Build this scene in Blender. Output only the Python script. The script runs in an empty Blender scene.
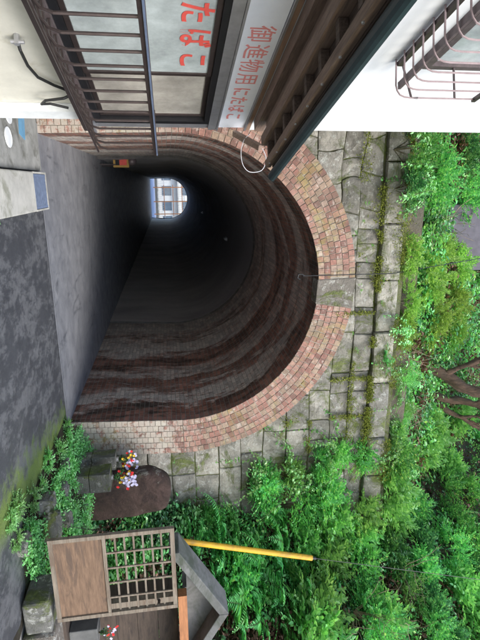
import bpy, math, random
import numpy as np
from mathutils import Vector, Matrix, noise
random.seed(7); rs = np.random.RandomState(11)
PI = math.pi
sc = bpy.context.scene
COL = sc.collection

# ------------------------------------------------------------------ camera frame (upright photo axes)
FPX = 480.0
PSI, TH, RHO = math.radians(16.009), math.radians(8.063), math.radians(2.5)
F = Vector((math.sin(PSI)*math.cos(TH), math.cos(PSI)*math.cos(TH), math.sin(TH)))
R0 = Vector((math.cos(PSI), -math.sin(PSI), 0)); U0 = R0.cross(F)
U = U0*math.cos(RHO)+R0*math.sin(RHO); R = R0*math.cos(RHO)-U0*math.sin(RHO)
CAM = Vector((0, 0, 1.6))
def ray(u, v): return F+R*((u-320)/FPX)+U*((v-240)/FPX)
def atY(u, v, y): d = ray(u, v); return CAM+d*(y/d.y)
def atZ(u, v, z): d = ray(u, v); return CAM+d*((z-1.6)/d.z)

# ------------------------------------------------------------------ mesh helpers
class MB:
    def __init__(s): s.v = []; s.f = []; s.uv = None
    def box(s, c, d, rz=0, M=None, j=0):
        i = len(s.v); hx, hy, hz = d[0]/2, d[1]/2, d[2]/2
        m = M if M else Matrix.Rotation(rz, 3, 'Z')
        for x, y, z in ((-1,-1,-1),(1,-1,-1),(1,1,-1),(-1,1,-1),(-1,-1,1),(1,-1,1),(1,1,1),(-1,1,1)):
            p = m @ Vector((x*hx, y*hy, z*hz))
            if j: p += Vector((random.uniform(-j, j), random.uniform(-j, j), random.uniform(-j, j)))
            s.v.append((c[0]+p.x, c[1]+p.y, c[2]+p.z))
        s.f += [tuple(i+k for k in q) for q in ((0,3,2,1),(4,5,6,7),(0,1,5,4),(1,2,6,5),(2,3,7,6),(3,0,4,7))]
        return s
    def bb(s, x0, x1, y0, y1, z0, z1): return s.box(((x0+x1)/2, (y0+y1)/2, (z0+z1)/2), (x1-x0, y1-y0, z1-z0))
    def beam(s, a, b, w, h, up=(0, 0, 1)):
        a = Vector(a); b = Vector(b); d = b-a; L = d.length; d.normalize()
        x = d.cross(Vector(up)); x.normalize(); z = x.cross(d)
        M = Matrix((x, d, z)).transposed()
        return s.box((a+b)/2, (w, L, h), M=M)
    def tube(s, pts, r, n=6, cap=True):
        pts = [Vector(p) for p in pts]; rr = r if isinstance(r, (list, tuple)) else [r]*len(pts)
        base = len(s.v); t0 = None; ax = None
        for k, p in enumerate(pts):
            t = (pts[min(k+1, len(pts)-1)]-pts[max(k-1, 0)]).normalized()
            if ax is None:
                ax = t.orthogonal().normalized()
            else:
                ax = (ax-t*ax.dot(t)).normalized()
            b = t.cross(ax)
            for q in range(n):
                a = 2*PI*q/n; w = p+(ax*math.cos(a)+b*math.sin(a))*rr[k]; s.v.append(tuple(w))
        for k in range(len(pts)-1):
            for q in range(n):
                a = base+k*n+q; b2 = base+k*n+(q+1) % n
                s.f.append((a, b2, b2+n, a+n))
        if cap:
            s.f.append(tuple(base+q for q in reversed(range(n)))); s.f.append(tuple(base+(len(pts)-1)*n+q for q in range(n)))
        return s
    def lathe(s, prof, c=(0, 0, 0), n=20):
        b = len(s.v)
        for r_, z in prof:
            for q in range(n):
                a = 2*PI*q/n; s.v.append((c[0]+r_*math.cos(a), c[1]+r_*math.sin(a), c[2]+z))
        for k in range(len(prof)-1):
            for q in range(n):
                a = b+k*n+q; a2 = b+k*n+(q+1) % n; s.f.append((a, a2, a2+n, a+n))
        s.f.append(tuple(b+q for q in reversed(range(n)))); s.f.append(tuple(b+(len(prof)-1)*n+q for q in range(n)))
        return s
    def prism(s, poly, y0, y1):           # poly in x,z, extruded along y
        b = len(s.v); n = len(poly)
        for y in (y0, y1):
            for x, z in poly: s.v.append((x, y, z))
        s.f.append(tuple(range(b, b+n))); s.f.append(tuple(reversed(range(b+n, b+2*n))))
        for k in range(n): k2 = (k+1) % n; s.f.append((b+k, b+n+k, b+n+k2, b+k2))
        return s
    def grid(s, P, w, h):
        b = len(s.v); s.v += P
        for j in range(h-1):
            for i in range(w-1):
                a = b+j*w+i; s.f.append((a, a+1, a+w+1, a+w))
        return s
    def build(s, name, mat, parent=None, off=(0, 0, 0), smooth=False, bevel=0, rot=0):
        me = bpy.data.meshes.new(name)
        c, si = math.cos(-rot), math.sin(-rot)
        vs = [(x-off[0], y-off[1], z-off[2]) for x, y, z in s.v]
        if rot: vs = [(x*c-y*si, x*si+y*c, z) for x, y, z in vs]
        me.from_pydata(vs, [], s.f); me.update()
        if s.uv:
            l = me.uv_layers.new(name='UVMap'); d = [0.0]*(len(me.loops)*2)
            for k, lp in enumerate(me.loops):
                d[2*k], d[2*k+1] = s.uv[lp.vertex_index]
            l.data.foreach_set('uv', d)
        if smooth: me.polygons.foreach_set('use_smooth', [True]*len(me.polygons))
        me.materials.append(mat)
        o = bpy.data.objects.new(name, me); COL.objects.link(o)
        if parent is not None: o.parent = parent
        else: o.location = off
        if bevel:
            m = o.modifiers.new('bevel', 'BEVEL'); m.width = bevel; m.segments = 2; m.limit_method = 'ANGLE'
        return o

def tag(o, label=None, cat=None, group=None, kind=None):
    if label: o['label'] = label
    if cat: o['category'] = cat
    if group: o['group'] = group
    if kind: o['kind'] = kind
    return o
def thing(name, label, cat, loc=(0, 0, 0), rz=0, group=None):
    o = bpy.data.objects.new(name, None); COL.objects.link(o); o.location = loc; o.rotation_euler = (0, 0, rz)
    o.empty_display_size = .2
    return tag(o, label, cat, group)
def dup(root, loc, rz=0, scale=1, label=None, group=None):
    r = root.copy(); COL.objects.link(r); r.location = loc; r.rotation_euler = (0, 0, rz)
    r.scale = (scale,)*3 if not isinstance(scale, tuple) else scale
    if label: r['label'] = label
    if group: r['group'] = group
    for ch in list(root.children):
        c = ch.copy(); COL.objects.link(c); c.parent = r
        for g in ch.children:
            d = g.copy(); COL.objects.link(d); d.parent = c
    return r

# ------------------------------------------------------------------ material helpers
class NT:
    def __init__(s, name):
        s.m = bpy.data.materials.new(name); s.m.use_nodes = True; s.t = s.m.node_tree
        s.b = s.t.nodes['Principled BSDF']; s.out = s.t.nodes['Material Output']
    def n(s, typ, **kw):
        nd = s.t.nodes.new(typ)
        for k, v in kw.items():
            if k in nd.inputs: nd.inputs[k].default_value = v
            else: setattr(nd, k, v)
        return nd
    def l(s, a, b): s.t.links.new(a, b)
    def coord(s, kind='Object', scale=(1, 1, 1), loc=(0, 0, 0)):
        if kind == 'Pos': c = s.n('ShaderNodeNewGeometry').outputs['Position']
        else: c = s.n('ShaderNodeTexCoord').outputs[kind]
        mp = s.n('ShaderNodeMapping'); mp.inputs['Scale'].default_value = scale; mp.inputs['Location'].default_value = loc
        s.l(c, mp.inputs[0]); return mp.outputs[0]
    def noise(s, vec, scale, detail=6, rough=.6, dist=0, out='Fac'):
        nd = s.n('ShaderNodeTexNoise'); nd.inputs['Scale'].default_value = scale; nd.inputs['Detail'].default_value = detail
        nd.inputs['Roughness'].default_value = rough; nd.inputs['Distortion'].default_value = dist
        s.l(vec, nd.inputs['Vector']); return nd.outputs[out]
    def ramp(s, fac, stops, interp='LINEAR'):
        r = s.n('ShaderNodeValToRGB'); r.color_ramp.interpolation = interp
        e = r.color_ramp.elements
        while len(e) < len(stops): e.new(.5)
        for k, (p, c) in enumerate(stops):
            e[k].position = p; e[k].color = (c if len(c) == 4 else (*c, 1)) if isinstance(c, tuple) else (c, c, c, 1)
        s.l(fac, r.inputs[0]); return r.outputs[0]
    def mix(s, fac, a, b, blend='MIX'):
        m = s.n('ShaderNodeMix'); m.data_type = 'RGBA'; m.blend_type = blend
        for sock, val in ((m.inputs[0], fac), (m.inputs[6], a), (m.inputs[7], b)):
            if hasattr(val, 'is_output'): s.l(val, sock)
            elif isinstance(val, tuple): sock.default_value = (*val, 1) if len(val) == 3 else val
            elif isinstance(val, float) and sock.type == 'RGBA': sock.default_value = (val, val, val, 1)
            else: sock.default_value = val
        return m.outputs[2]
    def math(s, op, a, b=0, clamp=False):
        m = s.n('ShaderNodeMath'); m.operation = op; m.use_clamp = clamp
        for sock, val in ((m.inputs[0], a), (m.inputs[1], b)):
            if hasattr(val, 'is_output'): s.l(val, sock)
            else: sock.default_value = val
        return m.outputs[0]
    def bump(s, h, strength=.4, dist=.01):
        b = s.n('ShaderNodeBump'); b.inputs['Strength'].default_value = strength; b.inputs['Distance'].default_value = dist
        s.l(h, b.inputs['Height']); s.l(b.outputs[0], s.b.inputs['Normal']); return b
    def col(s, c):
        if hasattr(c, 'is_output'): s.l(c, s.b.inputs['Base Color'])
        else: s.b.inputs['Base Color'].default_value = (*c, 1)
    def rough(s, r):
        if hasattr(r, 'is_output'): s.l(r, s.b.inputs['Roughness'])
        else: s.b.inputs['Roughness'].default_value = r

def simple(name, c, rough=.6, var=.25, scale=8, metal=0, bump=.2, stretch=(1, 1, 1), dirt=None, bd=.005):
    m = NT(name); v = m.coord('Object', stretch)
    n1 = m.noise(v, scale, 8, .65)
    a = tuple(x*(1-var) for x in c); b = tuple(min(1, x*(1+var)) for x in c)
    k = m.ramp(n1, [(.3, a), (.7, b)])
    if dirt:
        n2 = m.noise(v, scale*.35, 8, .7, 1); k = m.mix(m.ramp(n2, [(.5, 0.0), (.62, 1.0)]), k, dirt)
    m.col(k); m.rough(rough); m.b.inputs['Metallic'].default_value = metal
    if bump: m.bump(m.noise(v, scale*5, 6, .7), bump, bd)
    return m.m

MAT = {}
# ---- asphalt
m = NT('wet_asphalt'); v = m.coord('Pos')
base = m.ramp(m.noise(v, 120, 3, .8), [(.35, (.034, .036, .041)), (.6, (.07, .073, .08)), (.76, (.22, .222, .23))])
pn = m.noise(m.coord('Pos', (1.5, .8, 1)), 1.7, 15, .86, .05)
patch = m.ramp(pn, [(.49, 0.0), (.53, 1.0)])
xg = m.n('ShaderNodeSeparateXYZ'); m.l(v, xg.inputs[0])
worn = m.ramp(m.noise(v, 18, 6, .7), [(.3, (.13, .133, .14)), (.7, (.22, .222, .225))])
c = m.mix(m.math('MULTIPLY', patch, .55), base, worn)
edge = m.math('SUBTRACT', xg.outputs[0], m.math('MULTIPLY', xg.outputs[1], .16))
em = m.math('ADD', m.math('MULTIPLY', m.math('SUBTRACT', edge, 1.85), 1.9), m.math('MULTIPLY', m.math('SUBTRACT', m.noise(v, 5, 10, .75), .5), 2.6))
mossm = m.math('MULTIPLY', m.ramp(em, [(.2, 0.0), (.75, 1.0)]), m.ramp(m.math('ADD', m.math('SUBTRACT', edge, 2.35), m.math('MULTIPLY', m.noise(v, 3, 8, .7), .3)), [(.2, 1.0), (.42, 0.0)]))
mossc = m.ramp(m.noise(v, 60, 6, .8), [(.3, (.05, .08, .015)), (.7, (.2, .3, .04))])
c = m.mix(m.math('MULTIPLY', mossm, .85), c, mossc)
m.col(c)
m.rough(m.mix(mossm, m.ramp(m.noise(v, 3, 6, .6), [(.35, .38), (.65, .62)]), .95))
m.bump(m.noise(v, 140, 4, .8), .7, .006); MAT['asphalt'] = m.m
# ---- tunnel concrete floor
m = NT('tunnel_floor_concrete'); v = m.coord('Pos')
c = m.ramp(m.noise(v, 2.5, 12, .7, .4), [(.3, (.14, .145, .16)), (.55, (.21, .215, .23)), (.75, (.27, .27, .28))])
st = m.ramp(m.noise(m.coord('Pos', (2.2, .5, 1)), 1.6, 10, .75, 1), [(.56, 0.0), (.66, .65)])
c = m.mix(st, c, (.055, .06, .07))
sp = m.ramp(m.noise(v, 7, 2, .5), [(.74, 0.0), (.77, 1.0)]); c = m.mix(m.math('MULTIPLY', sp, .5), c, (.35, .35, .36))
sy = m.n('ShaderNodeSeparateXYZ'); m.l(v, sy.inputs[0])
jn = m.math('PINGPONG', m.math('ADD', sy.outputs[1], m.math('MULTIPLY', m.noise(v, 4, 3), .03)), 1.7)
c = m.mix(m.ramp(jn, [(.0, .7), (.012, 0.0)]), c, (.03, .03, .03))
m.col(c); m.rough(m.ramp(m.noise(v, 4, 6), [(.3, .35), (.7, .7)])); m.bump(m.noise(v, 60, 6, .7), .3, .006); MAT['floor'] = m.m
# ---- soil / ground / moss
m = NT('soil'); v = m.coord('Pos')
c = m.ramp(m.noise(v, 3, 12, .75, .5), [(.3, (.018, .014, .009)), (.5, (.045, .035, .02)), (.6, (.03, .05, .012)), (.75, (.05, .08, .018))])
m.col(c); m.rough(.95); m.bump(m.noise(v, 14, 10, .75), .9, .06); MAT['soil'] = m.m
# ---- stone blocks
def stone(name, a, b, mossamt=.5, sc_=1, lich=True):
    m = NT(name); v = m.coord('Pos')
    isl = m.n('ShaderNodeNewGeometry').outputs['Random Per Island']
    c = m.mix(isl, tuple(q*.72 for q in a), tuple(min(1, q*1.12) for q in b))
    c = m.mix(m.ramp(m.noise(v, 5*sc_, 12, .75, .3), [(.35, 0.0), (.65, .65)]), c, tuple(x*.42 for x in a))
    if lich: c = m.mix(m.ramp(m.noise(v, 11*sc_, 10, .8), [(.53, 0.0), (.6, .8)]), c, (.5, .5, .45))
    c = m.mix(m.ramp(m.noise(v, 28, 10, .8), [(.58, 0.0), (.7, .6)]), c, (.05, .045, .035))
    c = m.mix(m.ramp(m.noise(m.coord('Pos', (1.4, 1, .5), (4, 0, 2)), 1.5, 12, .75, .5), [(.45, 0.0), (.62, .6)]), c, (.09, .088, .065))
    mm = m.ramp(m.noise(v, 2.6, 12, .72, .8), [(.62-.17*mossamt, 0.0), (.70-.15*mossamt, 1.0)])
    mc = m.ramp(m.noise(v, 25, 6, .8), [(.3, (.035, .05, .01)), (.7, (.17, .21, .03))])
    c = m.mix(m.math('MULTIPLY', mm, .85), c, mc)
    m.col(c); m.rough(.9)
    h = m.math('ADD', m.noise(v, 9, 12, .72), m.math('MULTIPLY', mm, .2)); m.bump(h, .9, .05); return m.m
MAT['stone'] = stone('weathered_stone', (.3, .28, .24), (.44, .41, .35), .6)
MAT['coping'] = stone('mossy_coping_stone', (.36, .34, .29), (.46, .43, .36), .75)
MAT['keystone'] = stone('grey_keystone', (.27, .235, .2), (.32, .29, .24), .65)
MAT['rock'] = stone('grey_rock', (.17, .17, .16), (.24, .235, .21), .5)
MAT['joint'] = stone('mossy_mortar', (.13, .14, .06), (.2, .19, .12), 1.0, lich=False)
MAT['parapet'] = stone('brown_parapet', (.15, .125, .09), (.17, .14, .1), .3, lich=False)
MAT['plinth'] = stone('plinth_stone', (.2, .2, .18), (.25, .2, .16), .25)
# stele: dark reddish stone with pale lichen
m = NT('reddish_stele_stone'); v = m.coord('Object')
c = m.ramp(m.noise(v, 3.5, 12, .75, .6), [(.35, (.02, .012, .01)), (.5, (.065, .038, .03)), (.66, (.13, .08, .066))])
c = m.mix(m.ramp(m.noise(v, 1.9, 10, .75, .5), [(.58, 0.0), (.63, .85)]), c, (.38, .36, .31))
c = m.mix(m.ramp(m.noise(v, 4.5, 8, .7), [(.6, 0.0), (.7, .6)]), c, (.06, .08, .03))
m.col(c); m.rough(.85); m.bump(m.noise(v, 7, 14, .8), 1.0, .09); MAT['stele'] = m.m
# ---- bricks (individual blocks)
m = NT('arch_brick'); v = m.coord('Pos')
isl = m.n('ShaderNodeNewGeometry').outputs['Random Per Island']
c = m.ramp(isl, [(0, (.2, .1, .08)), (.3, (.34, .165, .125)), (.6, (.42, .23, .18)), (.85, (.36, .26, .18)), (1, (.46, .33, .26))])
c = m.mix(m.ramp(m.noise(v, 16, 10, .8), [(.42, 0.0), (.66, .75)]), c, (.11, .07, .055))
c = m.mix(m.ramp(m.noise(v, 3, 10, .75, .6), [(.48, 0.0), (.62, .55)]), c, (.13, .1, .075))
c = m.mix(m.ramp(m.noise(v, 1.7, 8, .7, .5), [(.53, 0.0), (.64, .5)]), c, (.27, .26, .06))
c = m.mix(m.ramp(m.noise(v, 9, 10, .8), [(.55, 0.0), (.62, .65)]), c, (.5, .44, .38))
sx = m.n('ShaderNodeSeparateXYZ'); m.l(v, sx.inputs[0])
low = m.ramp(m.math('SUBTRACT', 2.1, sx.outputs[2]), [(0, 0.0), (.7, 1.0)])
fl = m.ramp(m.math('ADD', m.noise(v, 7, 10, .75), m.math('MULTIPLY', low, .13)), [(.56, 0.0), (.61, 1.0)])
c = m.mix(m.math('MULTIPLY', m.math('MULTIPLY', fl, low), .68), c, (.48, .45, .38))
m.col(c); m.rough(.88); m.bump(m.noise(v, 45, 10, .75), .7, .012); MAT['brick'] = m.m
MAT['mortar'] = simple('brick_mortar', (.3, .27, .22), .95, .5, 6, bump=.5)
# ---- brick lining with stains running round the vault
m = NT('stained_brick_lining'); uv = m.coord('UV')
br = m.n('ShaderNodeTexBrick'); m.l(uv, br.inputs['Vector'])
br.inputs['Scale'].default_value = 1; br.inputs['Brick Width'].default_value = .23; br.inputs['Row Height'].default_value = .073
br.inputs['Mortar Size'].default_value = .006; br.inputs['Mortar Smooth'].default_value = .2
br.inputs['Color1'].default_value = (.24, .085, .055, 1); br.inputs['Color2'].default_value = (.36, .15, .1, 1); br.inputs['Mortar'].default_value = (.26, .24, .2, 1)
c = br.outputs['Color']
s1 = m.noise(m.coord('UV', (1.0, .3, 1)), 1.9, 14, .72, .35)
s2 = m.noise(m.coord('UV', (1.15, .17, 1), (5, 3, 0)), 1.6, 14, .74, .35)
s3 = m.noise(m.coord('UV', (1.1, .8, 1), (2, 9, 0)), 4, 12, .75, .4)
pale = m.mix(m.noise(uv, 14, 8, .75), (.42, .41, .37), (.78, .76, .7))
su = m.n('ShaderNodeSeparateXYZ'); m.l(uv, su.inputs[0])
yd = m.math('ADD', su.outputs[0], m.math('ADD', m.math('MULTIPLY', m.math('SUBTRACT', s1, .5), 3.0), m.math('MULTIPLY', m.math('SUBTRACT', m.noise(m.coord('UV', (1, .55, 1)), 5, 14, .85), .5), 1.3)))
yt = m.math('DIVIDE', m.math('SUBTRACT', yd, 6.9), 5.5, True)
bp = m.ramp(yt, [(0, .1), (.09, 0.0), (.13, .9), (.18, .75), (.22, .1), (.3, .05), (.33, .85), (.38, .6), (.42, .1), (.52, .15), (.56, .9), (.7, .8), (.74, .3), (.8, .85), (1, .8)])
bd = m.ramp(yt, [(0, 0.0), (.04, .95), (.09, .9), (.12, 0.0), (.19, .0), (.21, .7), (.24, .1), (.3, .75), (.33, .05), (.4, .3), (.44, .9), (.5, .75), (.54, .05), (.7, .1), (.735, .85), (.77, .2), (.9, .3), (1, .5)])
av = m.math('ABSOLUTE', m.math('SUBTRACT', su.outputs[1], 5.2))
sidek = m.ramp(m.math('MULTIPLY', av, .2), [(.22, .6), (.5, 1.0)])
c = m.mix(m.math('MULTIPLY', m.math('MULTIPLY', bp, sidek), m.ramp(m.noise(m.coord('UV', (1, .6, 1)), 3, 14, .8), [(.34, .25), (.5, 1.0)])), c, pale)
c = m.mix(m.math('MULTIPLY', bd, m.ramp(m.noise(m.coord('UV', (1, .35, 1), (8, 1, 0)), 2.6, 12, .78), [(.44, .1), (.56, 1.0)])), c, (.02, .021, .014))
bv = m.n('ShaderNodeTexBrick'); m.l(uv, bv.inputs['Vector'])
for k_, v_ in (('Scale', 1), ('Brick Width', .23), ('Row Height', .073), ('Mortar Size', .006)): bv.inputs[k_].default_value = v_
bv.inputs['Color1'].default_value = (.68, .68, .7, 1); bv.inputs['Color2'].default_value = (1.1, 1.07, 1.04, 1); bv.inputs['Mortar'].default_value = (.8, .8, .8, 1)
c = m.mix(.85, c, m.mix(1.0, c, bv.outputs['Color'], 'MULTIPLY'))
c = m.mix(m.math('MULTIPLY', m.ramp(s3, [(.62, 0.0), (.68, 1.0)]), .8), c, (.025, .045, .014))
c = m.mix(m.ramp(m.noise(uv, 20, 8, .8), [(.5, 0.0), (.68, .6)]), c, (.05, .045, .035))
c = m.mix(m.math('MULTIPLY', br.outputs['Fac'], m.ramp(m.noise(uv, 3, 8, .7), [(.35, .35), (.65, .85)])), c, m.mix(.75, c, (.2, .19, .165)))
m.col(c); m.rough(m.ramp(s2, [(.4, .85), (.6, .5)]))
m.bump(m.math('ADD', m.math('MULTIPLY', br.outputs['Fac'], -.7), m.math('MULTIPLY', m.noise(uv, 14, 12, .8), 1.6)), .9, .018); MAT['lining'] = m.m
# ---- dark mortar lining
m = NT('sooty_mortar_lining'); uv = m.coord('UV')
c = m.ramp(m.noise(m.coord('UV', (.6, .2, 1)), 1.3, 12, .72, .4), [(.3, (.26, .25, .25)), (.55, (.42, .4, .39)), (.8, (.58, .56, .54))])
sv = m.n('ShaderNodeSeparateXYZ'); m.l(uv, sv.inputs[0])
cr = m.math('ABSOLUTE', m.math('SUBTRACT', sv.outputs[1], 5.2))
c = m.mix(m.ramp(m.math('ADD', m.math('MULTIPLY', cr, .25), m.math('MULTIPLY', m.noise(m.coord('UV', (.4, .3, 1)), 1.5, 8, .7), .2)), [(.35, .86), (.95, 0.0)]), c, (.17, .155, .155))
m.col(c); m.rough(.7); m.bump(m.noise(uv, 9, 10, .7), .5, .03); MAT['soot'] = m.m

MAT['lining_edge'] = simple('dark_lining_edge', (.08, .075, .07), .9, .4, 8)
MAT['white_wall'] = simple('white_render_wall', (.82, .83, .82), .8, .04, 3, bump=.15)
MAT['cream_wall'] = simple('cream_lower_wall', (.62, .6, .52), .8, .12, 3, bump=.2, dirt=(.42, .38, .28))
MAT['concrete'] = simple('apron_concrete', (.27, .27, .25), .9, .3, 5, bump=.5, dirt=(.13, .13, .11))
MAT['concrete_light'] = simple('light_concrete', (.42, .41, .37), .9, .2, 4, bump=.4, dirt=(.25, .25, .2))
MAT['roof_concrete'] = simple('shrine_roof_concrete', (.13, .13, .125), .9, .35, 4, bump=.6, dirt=(.06, .07, .05))
MAT['bronze'] = simple('dark_bronze_aluminium', (.085, .065, .062), .35, .2, 20, metal=.6, bump=.05)
MAT['guard'] = simple('faded_mauve_bar', (.34, .26, .26), .5, .2, 20, bump=.05)
MAT['bronze2'] = simple('weathered_rail', (.13, .1, .1), .45, .3, 20, metal=.3, bump=.1)
MAT['black'] = simple('black_frame', (.012, .012, .014), .4, .2, 20, bump=.05)
MAT['alu'] = simple('silver_aluminium', (.5, .5, .52), .3, .15, 10, metal=.7, bump=.05)
MAT['bluegrey'] = simple('blue_grey_metal', (.16, .2, .29), .4, .2, 12, metal=.3, bump=.05)  # colour of the highlight painted along the window rail
MAT['teal'] = simple('dark_teal_gutter', (.03, .05, .055), .4, .2, 12, bump=.05)
MAT['pipe'] = simple('black_rubber', (.02, .02, .02), .5, .2, 12, bump=.05)
MAT['wire'] = simple('galvanised_wire', (.16, .16, .17), .5, .2, 30, metal=.4, bump=0)
MAT['whitecable'] = simple('white_cable', (.6, .6, .62), .5, .1, 12, bump=0)
MAT['wood_dark'] = simple('dark_eave_wood', (.12, .085, .065), .8, .5, 6, stretch=(12, 1, 12), bump=.5)
MAT['wood_brown'] = simple('brown_eave_beam', (.26, .18, .135), .75, .35, 6, stretch=(12, 1, 12), bump=.5)
MAT['wood_trim'] = simple('tan_wood_trim', (.3, .19, .13), .6, .25, 6, stretch=(12, 1, 12), bump=.3)
MAT['door_wood'] = simple('weathered_door_wood', (.2, .165, .125), .85, .35, 5, stretch=(1, 4, 9), bump=.5, dirt=(.14, .1, .07))
MAT['door_panel'] = simple('brown_door_panel', (.17, .105, .065), .8, .4, 4, stretch=(1.2, 4, 8), bump=.4, dirt=(.1, .065, .045))
MAT['board'] = simple('dark_shrine_boards', (.065, .046, .034), .8, .4, 4, stretch=(1, 1, 7), bump=.4, dirt=(.035, .025, .02))
MAT['orange_wood'] = simple('orange_brown_beam', (.36, .15, .06), .7, .3, 6, stretch=(1, 6, 6), bump=.3)
MAT['yellow'] = simple('yellow_plastic', (.72, .4, .02), .45, .12, 5, bump=.05, dirt=(.45, .26, .04))
MAT['curtain'] = simple('pale_curtain', (.8, .86, .84), .9, .15, 2.5, bump=.1, dirt=(.62, .7, .68))
MAT['tan_panel'] = simple('tan_inner_panel', (.72, .6, .46), .8, .2, 3, bump=.1)
MAT['sign_white'] = simple('pale_sign_panel', (.86, .87, .92), .4, .06, 3, bump=.03)
MAT['red'] = simple('red_paint', (.72, .1, .08), .5, .12, 14, bump=0)
MAT['redpale'] = simple('faded_red_paint', (.82, .3, .28), .5, .12, 14, bump=0)
MAT['lid_white'] = simple('white_lid', (.72, .74, .74), .6, .1, 8, bump=.05)
MAT['lid_blue'] = simple('blue_lid', (.12, .3, .46), .5, .2, 8, bump=.05)
MAT['grate'] = simple('blue_grey_steel', (.2, .25, .36), .4, .2, 15, metal=.4, bump=.05)
MAT['bark'] = simple('reddish_bark', (.13, .08, .055), .95, .6, 5, stretch=(4, 4, 1), bump=1, dirt=(.08, .06, .04), bd=.03)
MAT['twig'] = simple('dead_twig', (.27, .2, .14), .9, .3, 20, bump=.2)
MAT['stem'] = simple('green_brown_stem', (.07, .06, .03), .9, .3, 20, bump=.2)
MAT['tile'] = simple('grey_roof_tile', (.1, .09, .11), .7, .3, 6, bump=.3)
MAT['petal_red'] = simple('red_petals', (.7, .03, .03), .6, .2, 30, bump=0)
MAT['petal_white'] = simple('white_petals', (.62, .58, .78), .6, .1, 30, bump=0)
MAT['petal_yellow'] = simple('yellow_petals', (.75, .5, .03), .6, .15, 30, bump=0)
MAT['facade'] = simple('far_facade', (.62, .62, .6), .8, .1, 1, bump=.05)
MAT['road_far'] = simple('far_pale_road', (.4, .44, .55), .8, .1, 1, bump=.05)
MAT['sign_frame'] = simple('orange_sign_frame', (.42, .25, .06), .6, .2, 8, bump=.1)
MAT['orange'] = simple('orange_metal', (.6, .24, .08), .5, .15, 5, bump=0)
MAT['glass_dark'] = simple('far_window_glass', (.12, .16, .2), .1, .2, 2, bump=0)

def glassmat(name, colr, lo, hi):
    m = NT(name)
    t_ = m.n('ShaderNodeBsdfTransparent'); g_ = m.n('ShaderNodeBsdfGlossy'); g_.inputs['Roughness'].default_value = .05
    d_ = m.n('ShaderNodeBsdfDiffuse'); m.l(m.ramp(m.noise(m.coord('Object'), 2.2, 8, .7), [(.3, tuple(q*.5 for q in colr)), (.7, colr)]), d_.inputs['Color'])  # uneven diffuse colour paints reflection streaks into the glass
    fr = m.n('ShaderNodeFresnel'); fr.inputs['IOR'].default_value = 1.6
    m1 = m.n('ShaderNodeMixShader'); m.l(m.ramp(m.noise(m.coord('Object'), 3, 8, .7), [(.3, lo), (.7, hi)]), m1.inputs[0]); m.l(t_.outputs[0], m1.inputs[1]); m.l(d_.outputs[0], m1.inputs[2])
    m2 = m.n('ShaderNodeMixShader'); m.l(fr.outputs[0], m2.inputs[0]); m.l(m1.outputs[0], m2.inputs[1]); m.l(g_.outputs[0], m2.inputs[2])
    m.l(m2.outputs[0], m.out.inputs['Surface']); return m.m
MAT['glass'] = glassmat('frosted_window_glass', (.78, .86, .84), .55, .85)
MAT['glass_tan'] = glassmat('dusty_window_glass', (.82, .76, .66), .5, .8)

def leafmat(name, stops, trans=.3, rough=.42, spec=.5, val=(2.0, 1.9)):
    m = NT(name); isl = m.n('ShaderNodeNewGeometry').outputs['Random Per Island']
    c = m.ramp(isl, stops)
    oi = m.n('ShaderNodeObjectInfo').outputs['Random']
    hs = m.n('ShaderNodeHueSaturation'); m.l(c, hs.inputs['Color'])
    m.l(m.math('ADD', .462, m.math('MULTIPLY', oi, .045)), hs.inputs['Hue'])
    m.l(m.math('ADD', val[0], m.math('MULTIPLY', oi, val[1])), hs.inputs['Value'])
    hs.inputs['Saturation'].default_value = .9; c = hs.outputs[0]
    m.col(c); m.rough(rough); m.b.inputs['Specular IOR Level'].default_value = spec
    tr = m.n('ShaderNodeBsdfTranslucent'); m.l(m.mix(1, c, (1.5, 1.6, .7), 'MULTIPLY'), tr.inputs['Color'])
    mx = m.n('ShaderNodeMixShader'); mx.inputs[0].default_value = trans
    m.l(m.b.outputs[0], mx.inputs[1]); m.l(tr.outputs[0], mx.inputs[2]); m.l(mx.outputs[0], m.out.inputs['Surface'])
    return m.m
LM = {
 'dark': leafmat('dark_glossy_leaf', [(0, (.014, .05, .024)), (.5, (.026, .095, .04)), (.85, (.05, .16, .06)), (1, (.13, .24, .1))], .2, .28, .6),
 'mid': leafmat('mid_green_leaf', [(0, (.022, .09, .034)), (.5, (.038, .16, .055)), (.9, (.08, .25, .08)), (1, (.17, .24, .08))], .3),
 'bright': leafmat('bright_green_leaf', [(0, (.045, .17, .045)), (.5, (.08, .26, .07)), (1, (.17, .34, .14))], .3, .33, .6, (1.5, 1.0)),
 'lime': leafmat('yellow_green_leaf', [(0, (.08, .2, .035)), (.5, (.15, .31, .06)), (1, (.27, .42, .13))], .35, .42, .5, (1.1, .7)),  # lighter yellow-green leaves, sun patches painted into their colour
 'fern': leafmat('fern_leaf', [(0, (.025, .15, .04)), (.5, (.045, .24, .06)), (1, (.09, .33, .1))], .3, .5, .4, (1.4, 1.0)),
 'dead': leafmat('dead_leaf', [(0, (.07, .04, .02)), (.5, (.14, .08, .045)), (1, (.22, .15, .09))], .15, .8, .2, (.8, .6)),
}

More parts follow.
